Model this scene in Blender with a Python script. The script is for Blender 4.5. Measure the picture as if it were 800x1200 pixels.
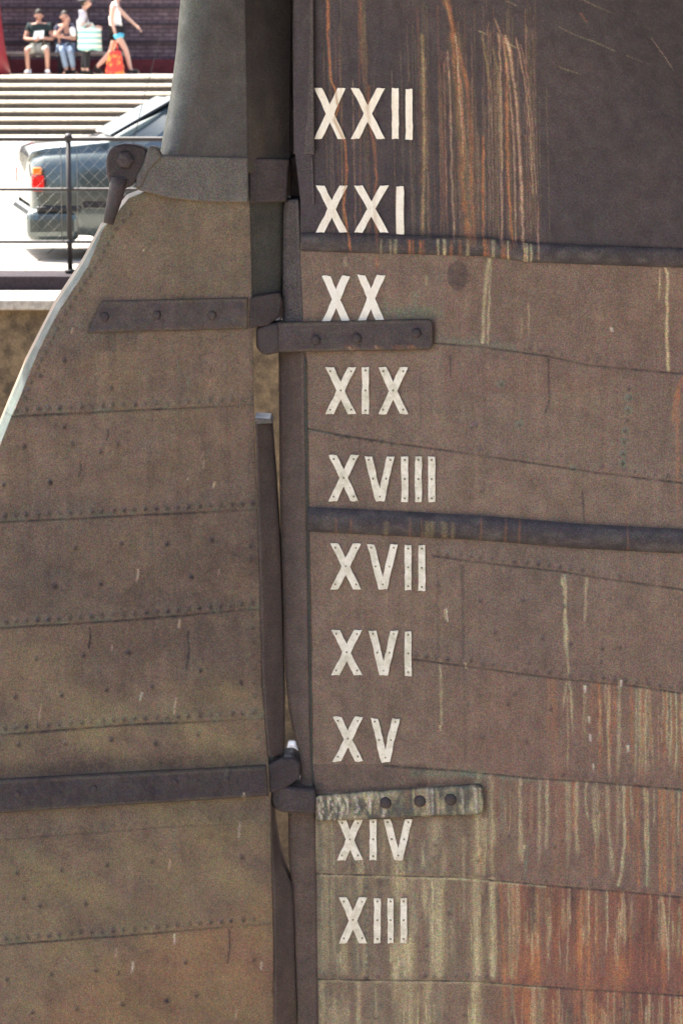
import bpy, bmesh, math, random
import numpy as np
from mathutils import Vector, Matrix
R = math.radians
random.seed(7); rng = np.random.default_rng(7)
for o in list(bpy.data.objects): bpy.data.objects.remove(o)
scene = bpy.context.scene
C = scene.collection

# ------------------------------------------------------------------ camera, sky, sun, exposure
FOC = 3440.0; TILT = R(9.4); CZ = 2.06        # focal length in photo pixels (800 wide), tilt down, eye height
cam_d = bpy.data.cameras.new('camera'); cam = bpy.data.objects.new('camera', cam_d); C.objects.link(cam)
cam.location = (0, 0, CZ); cam.rotation_euler = (R(90) - TILT, 0, 0)
cam_d.sensor_fit = 'HORIZONTAL'; cam_d.sensor_width = 36; cam_d.lens = 36 * FOC / 800
cam_d.clip_start = 0.1; cam_d.clip_end = 3000
cam_d.dof.use_dof = True; cam_d.dof.focus_distance = 10.1; cam_d.dof.aperture_fstop = 14
scene.camera = cam
SUN_EL, SUN_AZ = 58, 142                      # azimuth measured ccw from +X : behind and to the left of the ship
world = bpy.data.worlds.new('World'); scene.world = world; world.use_nodes = True
wn = world.node_tree.nodes; wl = world.node_tree.links
sky = wn.new('ShaderNodeTexSky'); sky.sky_type = 'NISHITA'; sky.sun_disc = False
sky.sun_elevation = R(SUN_EL); sky.sun_rotation = R(90 - SUN_AZ); sky.air_density = 1.0; sky.dust_density = 6.0; sky.ozone_density = 1.0
wn['Background'].inputs['Strength'].default_value = 0.12
wl.new(sky.outputs[0], wn['Background'].inputs[0])
sun_d = bpy.data.lights.new('sun', 'SUN'); sun_d.energy = 4.5; sun_d.angle = R(0.53); sun_d.color = (1, .95, .86)
sun = bpy.data.objects.new('sun', sun_d); C.objects.link(sun)
sdir = Vector((math.cos(R(SUN_EL)) * math.cos(R(SUN_AZ)), math.cos(R(SUN_EL)) * math.sin(R(SUN_AZ)), math.sin(R(SUN_EL))))
sun.rotation_euler = sdir.to_track_quat('Z', 'Y').to_euler(); sun.location = (-8, 20, 20)
scene.view_settings.view_transform = 'Standard'; scene.view_settings.look = 'None'
scene.view_settings.exposure = 2.2; scene.view_settings.gamma = 1
scene.render.engine = 'CYCLES'

# ------------------------------------------------------------------ helpers
def props(o, label=None, cat=None, group=None, kind=None):
    if label: o['label'] = label
    if cat: o['category'] = cat
    if group: o['group'] = group
    if kind: o['kind'] = kind
    return o
def empty(name, loc, label=None, cat=None, group=None, rz=0):
    o = bpy.data.objects.new(name, None); C.objects.link(o); o.location = loc; o.rotation_euler = (0, 0, rz)
    o.empty_display_size = .2
    return props(o, label, cat, group)
def link(name, me, mat, parent=None, world_space=True):
    o = bpy.data.objects.new(name, me); C.objects.link(o)
    for m in (mat if isinstance(mat, (list, tuple)) else [mat]): me.materials.append(m)
    if parent:
        o.parent = parent
        if world_space:      # geometry given in world coordinates
            M = Matrix.Translation(parent_world(parent)); me.transform(M.inverted())
    return o
def parent_world(p):
    v = Vector((0, 0, 0))
    while p: v += p.location; p = p.parent
    return v
def bm_obj(name, bm, mat, parent=None, smooth=False, bevel=0, world_space=True, seg=2):
    bmesh.ops.recalc_face_normals(bm, faces=bm.faces)
    me = bpy.data.meshes.new(name); bm.to_mesh(me); bm.free()
    if smooth:
        for p in me.polygons: p.use_smooth = True
    o = link(name, me, mat, parent, world_space)
    if bevel:
        b = o.modifiers.new('bevel', 'BEVEL'); b.width = bevel; b.segments = seg; b.limit_method = 'ANGLE'
    return o
def box(bm, x0, x1, y0, y1, z0, z1):
    vs = [bm.verts.new(p) for p in ((x0,y0,z0),(x1,y0,z0),(x1,y1,z0),(x0,y1,z0),(x0,y0,z1),(x1,y0,z1),(x1,y1,z1),(x0,y1,z1))]
    for f in ((0,1,2,3),(4,5,6,7),(0,1,5,4),(1,2,6,5),(2,3,7,6),(3,0,4,7)): bm.faces.new([vs[i] for i in f])
def tube(bm, pts, r, n=8, r2=None):
    pts = [Vector(p) for p in pts]; rings = []
    for i, p in enumerate(pts):
        d = (pts[min(i+1, len(pts)-1)] - pts[max(i-1, 0)]).normalized()
        a = d.cross(Vector((0, 0, 1)) if abs(d.z) < .9 else Vector((1, 0, 0))).normalized(); b = d.cross(a)
        rr = r if r2 is None else r + (r2 - r) * i / (len(pts) - 1)
        rings.append([bm.verts.new(p + rr * (math.cos(2*math.pi*k/n) * a + math.sin(2*math.pi*k/n) * b)) for k in range(n)])
    for A, B in zip(rings, rings[1:]):
        for k in range(n): bm.faces.new((A[k], A[(k+1) % n], B[(k+1) % n], B[k]))
    bm.faces.new(rings[0][::-1]); bm.faces.new(rings[-1])
def dome(bm, c, n, r, h, seg=10):
    """low bolt or rivet head standing on point c, axis n"""
    c = Vector(c); n = Vector(n).normalized(); a = n.cross(Vector((0, 0, 1))).normalized(); b = n.cross(a); prev = None
    for q in range(4):
        t = q / 4 * math.pi / 2
        ring = [bm.verts.new(c - n * .003 * (q == 0) + n * h * math.sin(t) + r * math.cos(t) * (math.cos(2*math.pi*k/seg) * a + math.sin(2*math.pi*k/seg) * b)) for k in range(seg)]
        if prev:
            for k in range(seg): bm.faces.new((prev[k], prev[(k+1) % seg], ring[(k+1) % seg], ring[k]))
        prev = ring
    bm.faces.new(prev)
def ray(px, py):
    px = np.asarray(px, float); py = np.asarray(py, float)
    a = (px - 400) / FOC; b = -(py - 600) / FOC
    return a, math.cos(TILT) + b * math.sin(TILT), -math.sin(TILT) + b * math.cos(TILT)
def at(px, py, Y):
    dx, dy, dz = ray(px, py); s = Y / dy
    return Vector((float(dx * s), Y, float(CZ + dz * s)))

# ------------------------------------------------------------------ node materials
def mat(name, col, rough=.7, metal=0, spec=.4):
    m = bpy.data.materials.new(name); m.use_nodes = True
    b = m.node_tree.nodes['Principled BSDF']
    b.inputs['Base Color'].default_value = (*col, 1); b.inputs['Roughness'].default_value = rough
    b.inputs['Metallic'].default_value = metal; b.inputs['Specular IOR Level'].default_value = spec
    return m
class NG:
    def __init__(s, m): s.t = m.node_tree; s.n = s.t.nodes; s.l = s.t.links; s.b = s.n['Principled BSDF']; s.tc = s.n.new('ShaderNodeTexCoord')
    def noise(s, scale, detail=4, rough=.55, stretch=None, dist=0):
        n = s.n.new('ShaderNodeTexNoise'); n.inputs['Scale'].default_value = scale; n.inputs['Detail'].default_value = detail
        n.inputs['Roughness'].default_value = rough; n.inputs['Distortion'].default_value = dist
        mp = s.n.new('ShaderNodeMapping'); mp.inputs['Scale'].default_value = stretch or (1, 1, 1)
        s.l.new(s.tc.outputs['Object'], mp.inputs[0]); s.l.new(mp.outputs[0], n.inputs['Vector']); return n.outputs['Fac']
    def ramp(s, fac, a, b, lo=0., hi=1.):
        r = s.n.new('ShaderNodeMapRange'); r.inputs[1].default_value = a; r.inputs[2].default_value = b
        r.inputs[3].default_value = lo; r.inputs[4].default_value = hi; s.l.new(fac, r.inputs[0]); return r.outputs[0]
    def math(s, op, a, b):
        m = s.n.new('ShaderNodeMath'); m.operation = op
        for i, v in enumerate((a, b)):
            if isinstance(v, (int, float)): m.inputs[i].default_value = v
            else: s.l.new(v, m.inputs[i])
        return m.outputs[0]
    def mix(s, fac, a, b, mode='MIX'):
        m = s.n.new('ShaderNodeMix'); m.data_type = 'RGBA'; m.blend_type = mode
        for idx, v in ((0, fac), (6, a), (7, b)):
            if isinstance(v, tuple): m.inputs[idx].default_value = (*v, 1)
            elif isinstance(v, (int, float)): m.inputs[idx].default_value = v
            else: s.l.new(v, m.inputs[idx])
        return m.outputs[2]
    def gray(s, v):
        c = s.n.new('ShaderNodeCombineColor')
        for i in range(3): s.l.new(v, c.inputs[i])
        return c.outputs[0]
    def bump(s, h, strength=.3, dist=.002):
        b = s.n.new('ShaderNodeBump'); b.inputs['Strength'].default_value = strength; b.inputs['Distance'].default_value = dist
        s.l.new(h, b.inputs['Height']); s.l.new(b.outputs[0], s.b.inputs['Normal'])
    def out(s, c): s.l.new(c, s.b.inputs['Base Color'])
STAIN = dict(rust=(.36, .145, .062), lime=(.50, .43, .25), green=(.135, .165, .115), dark=(.028, .023, .029), red=(.165, .062, .048), pale=(.60, .54, .43), ochre=(.26, .20, .10))  # stain colours; dark and ochre also carry painted shade and reflected light
def metal_mat(name, base, alt, rough=.55, grain=.21, metal=.0, stains=True, spec=.4, bump=.35):
    m = mat(name, base, rough, metal, spec); g = NG(m)
    big = g.ramp(g.noise(2.2, 5, .6), .35, .68)
    c = g.mix(big, base, alt)
    med = g.ramp(g.noise(14, 5, .65), .3, .72, .78, 1.2)
    c = g.mix(1, c, g.gray(med), 'MULTIPLY')
    run = g.ramp(g.noise(30, 4, .6, (1, 1, .05)), .35, .7, .90, 1.10)        # faint vertical runs
    c = g.mix(1, c, g.gray(run), 'MULTIPLY')
    if stains:
        at_ = g.n.new('ShaderNodeAttribute'); at_.attribute_name = 'stain_shade_a'
        sa = g.n.new('ShaderNodeSeparateColor'); g.l.new(at_.outputs['Color'], sa.inputs[0])
        bt = g.n.new('ShaderNodeAttribute'); bt.attribute_name = 'stain_light_b'
        sb = g.n.new('ShaderNodeSeparateColor'); g.l.new(bt.outputs['Color'], sb.inputs[0])
        brk = g.ramp(g.noise(60, 4, .7), .25, .62, .45, 1.15)
        for ch, key in ((sb.outputs[0], 'red'), (sb.outputs[2], 'ochre'), (sa.outputs[1], 'green'), (sa.outputs[0], 'rust'), (at_.outputs['Alpha'], 'lime'), (sa.outputs[2], 'dark'), (sb.outputs[1], 'pale')):
            f = g.math('MULTIPLY', ch, brk); f = g.math('MINIMUM', f, .96)
            c = g.mix(f, c, STAIN[key])
    fine = g.noise(300, 1, .5); mid = g.noise(150, 2, .7)
    gr = g.math('MULTIPLY', g.ramp(fine, .38, .62, 1 - grain, 1 + grain), g.ramp(mid, .36, .64, 1 - grain * .6, 1 + grain * .6))
    c = g.mix(1, c, g.gray(gr), 'MULTIPLY')
    tn = g.n.new('ShaderNodeTexNoise'); tn.inputs['Scale'].default_value = 210; g.l.new(g.tc.outputs['Object'], tn.inputs['Vector'])
    tn.inputs['Detail'].default_value = 1; vm = g.n.new('ShaderNodeVectorMath'); vm.operation = 'MULTIPLY_ADD'; g.l.new(tn.outputs['Color'], vm.inputs[0]); vm.inputs[1].default_value = (1.5,) * 3; vm.inputs[2].default_value = (.25,) * 3
    c = g.mix(1, c, vm.outputs[0], 'MULTIPLY')
    g.out(c)
    h = g.math('ADD', g.math('MULTIPLY', g.noise(45, 5, .6), 1.0), g.math('MULTIPLY', fine, .25))
    g.bump(h, bump, .003 if bump < .5 else .005)
    g.l.new(g.ramp(g.noise(20, 4), .3, .7, rough - .1, rough + .18), g.b.inputs['Roughness'])
    return m
M = {}
M['copper'] = metal_mat('brown_patinated_plating', (.182, .125, .090), (.150, .106, .083))
M['rudder'] = metal_mat('rudder_plating', (.205, .138, .094), (.160, .113, .083))
M['upper'] = metal_mat('dark_upper_plating', (.056, .043, .048), (.044, .037, .045), rough=.65)
M['post'] = metal_mat('post_metal', (.105, .075, .062), (.082, .062, .056), rough=.6, stains=False)
M['copper_dark'] = metal_mat('dark_brown_post_metal', (.110, .076, .060), (.088, .064, .054), rough=.6, stains=False)
M['post_gray'] = metal_mat('weathered_post_timber', (.11, .094, .090), (.075, .063, .064), rough=.75, stains=False, grain=.4)
M['bearding'] = metal_mat('rudder_front_metal', (.150, .135, .118), (.115, .104, .096), stains=False)
M['bearding_dark'] = metal_mat('greenish_dark_metal', (.070, .066, .054), (.055, .052, .046), stains=False)
M['stock'] = metal_mat('rudder_stock_metal', (.078, .066, .060), (.062, .054, .052), rough=.45, stains=True, spec=.55)
M['iron'] = metal_mat('strap_iron', (.062, .046, .046), (.046, .036, .040), rough=.6, spec=.4, bump=.8)
M['strap_brown'] = metal_mat('strap_brown_metal', (.090, .068, .064), (.072, .056, .056), rough=.55)
M['iron_plain'] = metal_mat('bolt_iron', (.062, .047, .045), (.046, .036, .038), rough=.6, stains=False, spec=.4, bump=.8)
M['band'] = metal_mat('band_paint', (.058, .047, .050), (.044, .037, .041), rough=.65, spec=.35)
M['edge'] = metal_mat('pale_edge_metal', (.055, .074, .064), (.042, .056, .050), rough=.6, stains=False, spec=.5)
M['nail'] = mat('nail', (.22, .19, .12), .6)
def paint(name, base, alt, wear):
    m = mat(name, base, .7); g = NG(m)
    c = g.mix(g.ramp(g.noise(25, 5, .7), .42, .70, 0, wear), base, alt)
    c = g.mix(g.ramp(g.noise(120, 3, .7), .56, .72, 0, wear * .6), c, (.30, .27, .18))
    a = g.n.new('ShaderNodeAttribute'); a.attribute_name = 'stain_shade_a'
    s = g.n.new('ShaderNodeSeparateColor'); g.l.new(a.outputs['Color'], s.inputs[0])
    c = g.mix(g.math('MINIMUM', g.math('MULTIPLY', s.outputs[0], .8), .85), c, (.42, .24, .10))
    c = g.mix(1, c, g.gray(g.ramp(g.noise(330, 2, .8), .25, .75, .9, 1.1)), 'MULTIPLY')
    g.out(c); g.bump(g.noise(90, 4), .4, .001); return m
M['num_a'] = paint('numeral_paint', (.86, .83, .74), (.70, .64, .48), .45)
M['num_b'] = paint('numeral_paint_weathered', (.80, .76, .64), (.50, .47, .34), .9)
def stone(name, a, b, scale, rough=.9, bump=.6, joints=None):
    m = mat(name, a, rough, 0, .25); g = NG(m)
    c = g.mix(g.ramp(g.noise(scale, 6, .7), .35, .65), a, b)
    c = g.mix(1, c, g.gray(g.ramp(g.noise(scale * 9, 4, .8), .3, .7, .6, 1.35)), 'MULTIPLY')
    if joints:
        br = g.n.new('ShaderNodeTexBrick'); br.inputs['Color1'].default_value = (1,1,1,1); br.inputs['Color2'].default_value = (.72,.72,.74,1)
        br.inputs['Mortar'].default_value = (.35,.35,.35,1); br.inputs['Scale'].default_value = 1
        br.inputs['Brick Width'].default_value = joints[0]; br.inputs['Row Height'].default_value = joints[1]; br.inputs['Mortar Size'].default_value = joints[2]
        mp = g.n.new('ShaderNodeMapping'); mp.inputs['Rotation'].default_value = joints[3] if len(joints) > 3 else (R(90), 0, 0)
        g.l.new(g.tc.outputs['Object'], mp.inputs[0]); g.l.new(mp.outputs[0], br.inputs['Vector'])
        c = g.mix(1, c, br.outputs['Color'], 'MULTIPLY')
    g.out(c); g.bump(g.noise(scale * 5, 6, .7), bump, .02); return m
M['ground'] = stone('pale_paving', (.42, .38, .32), (.36, .33, .28), 1.5, joints=(.9, .6, .012, (0, 0, 0)))
M['dock'] = stone('dock_masonry', (.26, .185, .105), (.085, .065, .042), 9, bump=1)
M['coping'] = stone('coping_stone', (.46, .42, .35), (.38, .34, .28), 3)
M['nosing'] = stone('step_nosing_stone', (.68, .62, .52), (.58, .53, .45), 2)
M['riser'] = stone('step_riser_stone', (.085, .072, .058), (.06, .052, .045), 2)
M['floor'] = stone('dock_floor', (.30, .27, .23), (.20, .18, .16), 1.2)
M['kerb'] = stone('dark_kerb', (.035, .026, .030), (.026, .020, .026), 4)
M['building'] = stone('dark_brick_building', (.125, .085, .095), (.080, .062, .082), .8, joints=(.24, .085, .012))
M['ledge'] = stone('dark_red_ledge', (.085, .016, .020), (.055, .012, .018), 1.5)
M['redpost'] = mat('red_gloss', (.20, .012, .022), .5)
M['rail'] = mat('rail_paint', (.022, .018, .018), .55)
M['wire'] = mat('galvanised_wire', (.16, .16, .15), .5, .4)

# ------------------------------------------------------------------ ship surfaces
YS, XS = 10.0, -0.16
def sm(t): t = np.clip(t, 0, 1); return t * t * (3 - 2 * t)
def hull_y(x, z):
    u = np.maximum(x - XS, -.4)
    g = np.where(u > 0, 4.0 * (1 - np.exp(-u / 12.3)), u * .325)
    fl = np.maximum(z - 1.12 + .10 * np.clip(u, 0, 4), 0)
    w = .34 * fl ** 2 * (.25 + np.clip(u, 0, 3.0) * .75)
    lean = .055 * (1.3 - z)
    return YS - g - np.clip(w, 0, 2.2) + lean
def hull_pt(px, py, lift=0):
    dx, dy, dz = ray(px, py); s = YS / dy
    for _ in range(30):
        x = dx * s; z = CZ + dz * s
        s = .3 * s + .7 * (hull_y(x, z) - lift) / dy
    return np.stack([dx * s, dy * s, CZ + dz * s], -1)
XH, RA = -0.29, math.tan(R(20))
def rud_pt(px, py, lift=0):
    dx, dy, dz = ray(px, py)
    s = (YS - XH * RA - lift) / (dy - dx * RA)
    return np.stack([dx * s, dy * s, CZ + dz * s], -1)
def post_pt(px, py, lift=0):
    dx, dy, dz = ray(px, py); s = (YS + .03 - lift) / dy
    return np.stack([dx * s, dy * s, CZ + dz * s], -1)

def grid_obj(name, P, mat_, parent, thick=None, masks=None, smooth=True, matidx=None):
    """P (rows, cols, 3) front surface; thick = vector: closes it into a solid slab"""
    nr, nc = P.shape[:2]; v = P.reshape(-1, 3); I = np.arange(nr * nc).reshape(nr, nc)
    F = np.stack([I[:-1, :-1], I[1:, :-1], I[1:, 1:], I[:-1, 1:]], -1).reshape(-1, 4); nf = len(F)
    if thick is not None:
        rim = np.concatenate([I[0, :], I[1:, -1], I[-1, ::-1][1:], I[::-1, 0][1:-1]])
        B = v[rim] + np.asarray(thick); base = len(v); v = np.concatenate([v, B]); n = len(rim); k = np.arange(n); k2 = (k + 1) % n
        F = np.concatenate([F, np.stack([rim[k], rim[k2], base + k2, base + k], -1)])
        # back face : one quad per row, left rim to right rim
        right = base + np.arange(nc - 1, nc - 1 + nr); left = np.concatenate([[base], base + n - np.arange(1, nr)])
        F = np.concatenate([F, np.stack([left[:-1], right[:-1], right[1:], left[1:]], -1)])
    me = bpy.data.meshes.new(name); me.vertices.add(len(v)); me.vertices.foreach_set('co', v.astype(np.float32).ravel())
    me.loops.add(F.size); me.loops.foreach_set('vertex_index', F.ravel().astype(np.int32))
    me.polygons.add(len(F)); me.polygons.foreach_set('loop_start', np.arange(0, F.size, 4, dtype=np.int32))
    me.polygons.foreach_set('loop_total', np.full(len(F), 4, np.int32))
    s = np.zeros(len(F), bool); s[:nf] = smooth; me.polygons.foreach_set('use_smooth', s)
    if matidx is not None:
        mi = np.zeros(len(F), np.int32); mi[:nf] = matidx.reshape(-1); me.polygons.foreach_set('material_index', mi)
    me.update(calc_edges=True)
    if masks is not None:
        for nm, idx in (('stain_shade_a', ('rust', 'green', 'dark', 'lime')), ('stain_light_b', ('red', 'pale', 'ochre', None))):
            a = me.color_attributes.new(nm, 'FLOAT_COLOR', 'POINT'); d = np.zeros((len(v), 4), np.float32)
            for q, k_ in enumerate(idx):
                if k_: d[:nr * nc, q] = np.clip(masks[k_], 0, 1).reshape(-1)
            a.data.foreach_set('color', d.ravel())
    return link(name, me, mat_, parent)
def vnoise(t, seed=0):
    """1-d value noise"""
    r = np.random.default_rng(seed).random(4096); i = np.floor(t).astype(int); f = t - i; f = f * f * (3 - 2 * f)
    return r[i % 4096] * (1 - f) + r[(i + 1) % 4096] * f
def noise2(x, y, seed=0):
    r = np.random.default_rng(seed).random((256, 256)); xi = np.floor(x).astype(int); yi = np.floor(y).astype(int)
    fx = x - xi; fy = y - yi; fx = fx*fx*(3-2*fx); fy = fy*fy*(3-2*fy); g = lambda a, b: r[a % 256, b % 256]
    return (g(xi, yi)*(1-fx) + g(xi+1, yi)*fx)*(1-fy) + (g(xi, yi+1)*(1-fx) + g(xi+1, yi+1)*fx)*fy
def fbm(x, y, seed=0, o=4):
    s = 0; a = .5
    for k in range(o): s = s + a * noise2(x * 2**k, y * 2**k, seed + k); a *= .5
    return s / (1 - .5 ** o)

# ------------------------------------------------------------------ stains that have run down the plating
# each: channel, [(x, y)...] course of the run on the side, width, strength
RUNS_UP, RUNS_LO, RUNS_RUD, RUNS_STRAP = [], [], [], []
def run(L, ch, pts, w, s, fade=.25, seed=None, break_=.35):
    if w >= 3 and ch != 'dark':                   # a broad run is a bundle of fine ones
        P = np.array(pts, float); n = int(2 + w * 1.1)
        for k in range(n):
            o = random.gauss(0, w * .55); a, b = sorted((random.random() * .5, .5 + random.random() * .5)); t = np.linspace(a, b, 6) * (P[-1, 1] - P[0, 1]) + P[0, 1]
            q = [(float(np.interp(y, P[:, 1], P[:, 0])) + o, float(y)) for y in t]
            L.append((random.choice([ch, ch, ch, 'lime', 'ochre']), q, random.uniform(.6, 1.3), s * random.uniform(.35, .95), .2, random.randrange(9999), .6))
        s *= .55
    L.append((ch, pts, w, s, fade, seed if seed is not None else random.randrange(9999), break_))
def line_y(pts, x): p = np.array(pts, float); return np.interp(x, p[:, 0], p[:, 1])
def apply_runs(L, px, py, m):
    fpx, fpy = px.ravel(), py.ravel(); out = {k: m[k].ravel() for k in m}
    for ch, pts, w, s, fade, seed, br in L:
        P = np.array(pts, float); y0, y1 = P[0, 1], P[-1, 1]
        idx = np.nonzero((fpy > y0 - 2) & (fpy < y1 + 2) & (fpx > P[:, 0].min() - 5*w - 3) & (fpx < P[:, 0].max() + 5*w + 3))[0]
        if not len(idx): continue
        y = fpy[idx]; t = (y - y0) / (y1 - y0 + 1e-6)
        xc = np.interp(y, P[:, 1], P[:, 0]) + (vnoise(y / 9 + seed, seed) - .5) * 1.2
        ww = w * (.7 + .6 * vnoise(y / 14 + 3, seed + 1))
        a = np.exp(-np.abs((fpx[idx] - xc) / ww) ** 2.6) * s * (.85 if w > 1.5 else 1) * (1 - br + br * 2 * (vnoise(y / 11, seed + 2) - .0) * .8)
        a *= np.clip((t + .02) / .03, 0, 1) * np.clip((1.0 - t) / max(fade, .01), 0, 1)
        out[ch][idx] = np.maximum(out[ch][idx], a)
    for k in m: m[k] = out[k].reshape(px.shape)
U = RUNS_UP
run(U, 'rust', [(384, -40), (384, 40), (388, 95), (393, 105), (396, 125), (391, 140), (404, 165), (406, 210), (402, 240), (408, 275), (411, 296)], 1.5, .95, .02, break_=.15)
run(U, 'rust', [(432, 100), (431, 130), (433, 150), (438, 168), (441, 210), (438, 240), (441, 270), (443, 296)], 1.6, .6, .1)
run(U, 'ochre', [(424, -20), (427, 60), (429, 100)], 3.0, .55); run(U, 'rust', [(421, -20), (424, 70), (426, 102)], 1.2, .35)
run(U, 'ochre', [(495, 40), (497, 160), (495, 278)], 2.2, .85, .05); run(U, 'lime', [(496, 60), (497, 160), (495, 270)], .8, .45, .05)
run(U, 'rust', [(518, -10), (526, 12), (531, 38), (534, 60), (536, 110), (541, 170), (540, 210), (551, 290)], 3.6, 1.25, .05, break_=.5)
run(U, 'rust', [(531, 45), (540, 70), (548, 100), (552, 160), (552, 220), (556, 290)], 2.2, .75, .05)
run(U, 'ochre', [(534, 40), (538, 110), (545, 200), (549, 292)], 9, .55, .05)
run(U, 'lime', [(524, 60), (528, 120), (529, 200), (532, 286)], 1.3, .55, .05); run(U, 'rust', [(566, 160), (566, 290)], 1.4, .85, .03)
run(U, 'red', [(518, 60), (520, 140), (522, 285)], 4, .6)
for a in ([(566, 30), (573, 75), (567, 50)],): pass
for xs, c, w_, s_ in (([(580, 22), (587, 40), (591, 60), (597, 100), (602, 170), (604, 292)], 'lime', 1.3, .55), ([(584, 40), (586, 80), (587, 130), (588, 290)], 'lime', 1.4, .65),
                     ([(592, 42), (597, 60), (605, 120), (609, 180), (611, 230), (613, 292)], 'lime', 1.7, .95), ([(590, 42), (594, 90), (594, 160), (596, 220), (601, 292)], 'rust', 1.5, .8),
                     ([(577, 55), (583, 85), (586, 130), (588, 200)], 'ochre', 2, .7), ([(605, 45), (612, 80), (618, 120), (622, 160), (624, 232)], 'lime', 1.0, .5),
                     ([(610, 52), (618, 90), (624, 150), (628, 230)], 'lime', .9, .4), ([(630, 236), (630, 305)], 'lime', .9, .5), ([(565, 40), (570, 75), (576, 110)], 'ochre', 1.4, .5)):
    run(U, c, xs, w_, s_, .04)
run(U, 'rust', [(763, 44), (783, 72), (802, 108), (815, 150)], 1.6, .9, .05); run(U, 'lime', [(763, 44), (780, 68), (790, 84)], .8, .5); run(U, 'rust', [(680, 14), (688, 27)], 1.4, .6)
run(U, 'ochre', [(560, 150), (562, 290)], 5, .35)
for k in range(110):                                   # grey and brown hair-fine runs
    x = random.choice([random.uniform(375, 640), random.uniform(495, 575), random.uniform(575, 625)]); y0 = random.uniform(-10, 130)
    run(U, random.choice(['lime', 'ochre', 'ochre', 'rust']), [(x, y0), (x + random.uniform(2, 7), 284)], random.uniform(.5, 1.0), random.uniform(.10, .30), .08)
for k in range(60):
    x = random.uniform(375, 580); y0 = random.uniform(-20, 160); run(U, 'dark', [(x, y0), (x + 4, y0 + random.uniform(60, 140))], random.uniform(.8, 2), .5)
for i, q in enumerate(list(U)):                       # runs above the band are orange with a pale heart
    if q[0] == 'lime': U.append(('rust', q[1], q[2] * 1.25, q[3] * .75, q[4], q[5], q[6])); U[i] = ('pale', q[1], q[2] * .8, q[3] * .42, q[4], q[5], q[6])
S = {  # laps between the strakes of the side plating, left to right
 'A': [(350, 385), (510, 401), (560, 405), (640, 416), (690, 427), (800, 437), (2500, 600)],
 'B': [(355, 500), (400, 509), (450, 517), (560, 532), (660, 547), (700, 553), (800, 565), (2500, 800)],
 'C': [(355, 638), (510, 651), (560, 658), (650, 668), (700, 676), (800, 690), (2500, 930)],
 'D': [(360, 757), (485, 772), (560, 782), (660, 795), (740, 803), (800, 812), (2500, 1050)],
 'E': [(364, 890), (540, 903), (620, 911), (700, 916), (800, 925), (2500, 1120)],
 'F': [(368, 1023), (540, 1028), (620, 1035), (700, 1042), (800, 1051), (2500, 1230)],
 'G': [(370, 1147), (560, 1150), (620, 1155), (700, 1160), (800, 1166), (2500, 1330)]}
L = RUNS_LO
run(L, 'lime', [(573, 303), (568, 340), (565, 403)], 2.6, .75, .02); run(L, 'lime', [(575, 304), (571, 404)], 1.2, .6, .02)
run(L, 'lime', [(773, 315), (771, 355)], 1.1, .6); run(L, 'lime', [(779, 313), (782, 320), (781, 380), (782, 437)], 1.5, .85, .03); run(L, 'rust', [(781, 385), (783, 437)], 1.4, .6, .02)
run(L, 'rust', [(800, 440), (791, 462), (787, 500)], 2.2, .8); run(L, 'rust', [(797, 445), (793, 480), (794, 560), (793, 615)], 1.8, .7, .3)
run(L, 'rust', [(733, 585), (735, 650), (736, 700)], 1.2, .25); run(L, 'lime', [(619, 355), (620, 395)], 1.1, .4); run(L, 'lime', [(611, 372), (611, 400)], 1, .3)
for x, y, l, c, s_ in ((404, 300, 14, 'lime', .35), (486, 340, 22, 'green', .6), (499, 322, 14, 'lime', .45), (441, 300, 16, 'rust', .5), (452, 348, 22, 'green', .4), (497, 355, 30, 'ochre', .5), (376, 475, 12, 'red', .6), (522, 714, 14, 'lime', .6), (716, 383, 6, 'pale', .8)):
    run(L, c, [(x, y), (x + 1, y + l)], 2, s_, .2)
run(L, 'lime', [(661, 674), (662, 690), (662, 730), (664, 770), (667, 795)], 2.0, .75, .1); run(L, 'green', [(661, 672), (662, 690)], 5, .7, .6)
run(L, 'lime', [(687, 677), (686, 700), (684, 745)], 1.9, .5, .4); run(L, 'lime', [(667, 797), (670, 830), (671, 862)], 1.4, .6, .3); run(L, 'lime', [(663, 797), (660, 832)], 1.3, .4)
run(L, 'dark', [(642, 420), (643, 445), (643, 470), (639, 485)], 1.5, .95, .02); run(L, 'dark', [(682, 575), (683, 590), (685, 612)], 1.2, .8, .02); run(L, 'dark', [(527, 415), (528, 442)], 1.4, .8, .05)
run(L, 'dark', [(540, 448), (541, 462)], 1, .7); run(L, 'dark', [(492, 430), (493, 520)], 1.1, .35)
for x, y0, y1, s_, c in ((513, 655, 772, .45, 'dark'), (541, 662, 700, .55, 'dark'), (542, 690, 775, .5, 'dark'), (544, 775, 900, .35, 'dark'), (515, 700, 850, .4, 'ochre'), (516, 775, 856, .5, 'lime'), (545, 776, 784, .8, 'lime'), (515, 850, 857, .9, 'lime')):
    run(L, c, [(x, y0), (x + 1, y1)], 2.2 if c == 'dark' else 1.2, s_, .1)
run(L, 'pale', [(523, 713), (524, 730)], .9, .7, .2)
def zone(Lst, ch, x0, x1, top, ylen, n, w, s_, lim=None, fade=.4, drop=0):
    for k in range(n):
        x = random.uniform(x0, x1); yt = line_y(S[top], x) + random.uniform(0, drop); y1 = yt + random.uniform(*ylen)
        if lim: y1 = min(y1, line_y(S[lim], x) if lim in S else lim)
        if y1 > yt + 5: run(Lst, ch, [(x, yt), (x + random.uniform(-1.5, 1.5), (yt + y1) / 2), (x + random.uniform(-2, 2), y1)], random.uniform(*w), random.uniform(*s_), fade)
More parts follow.
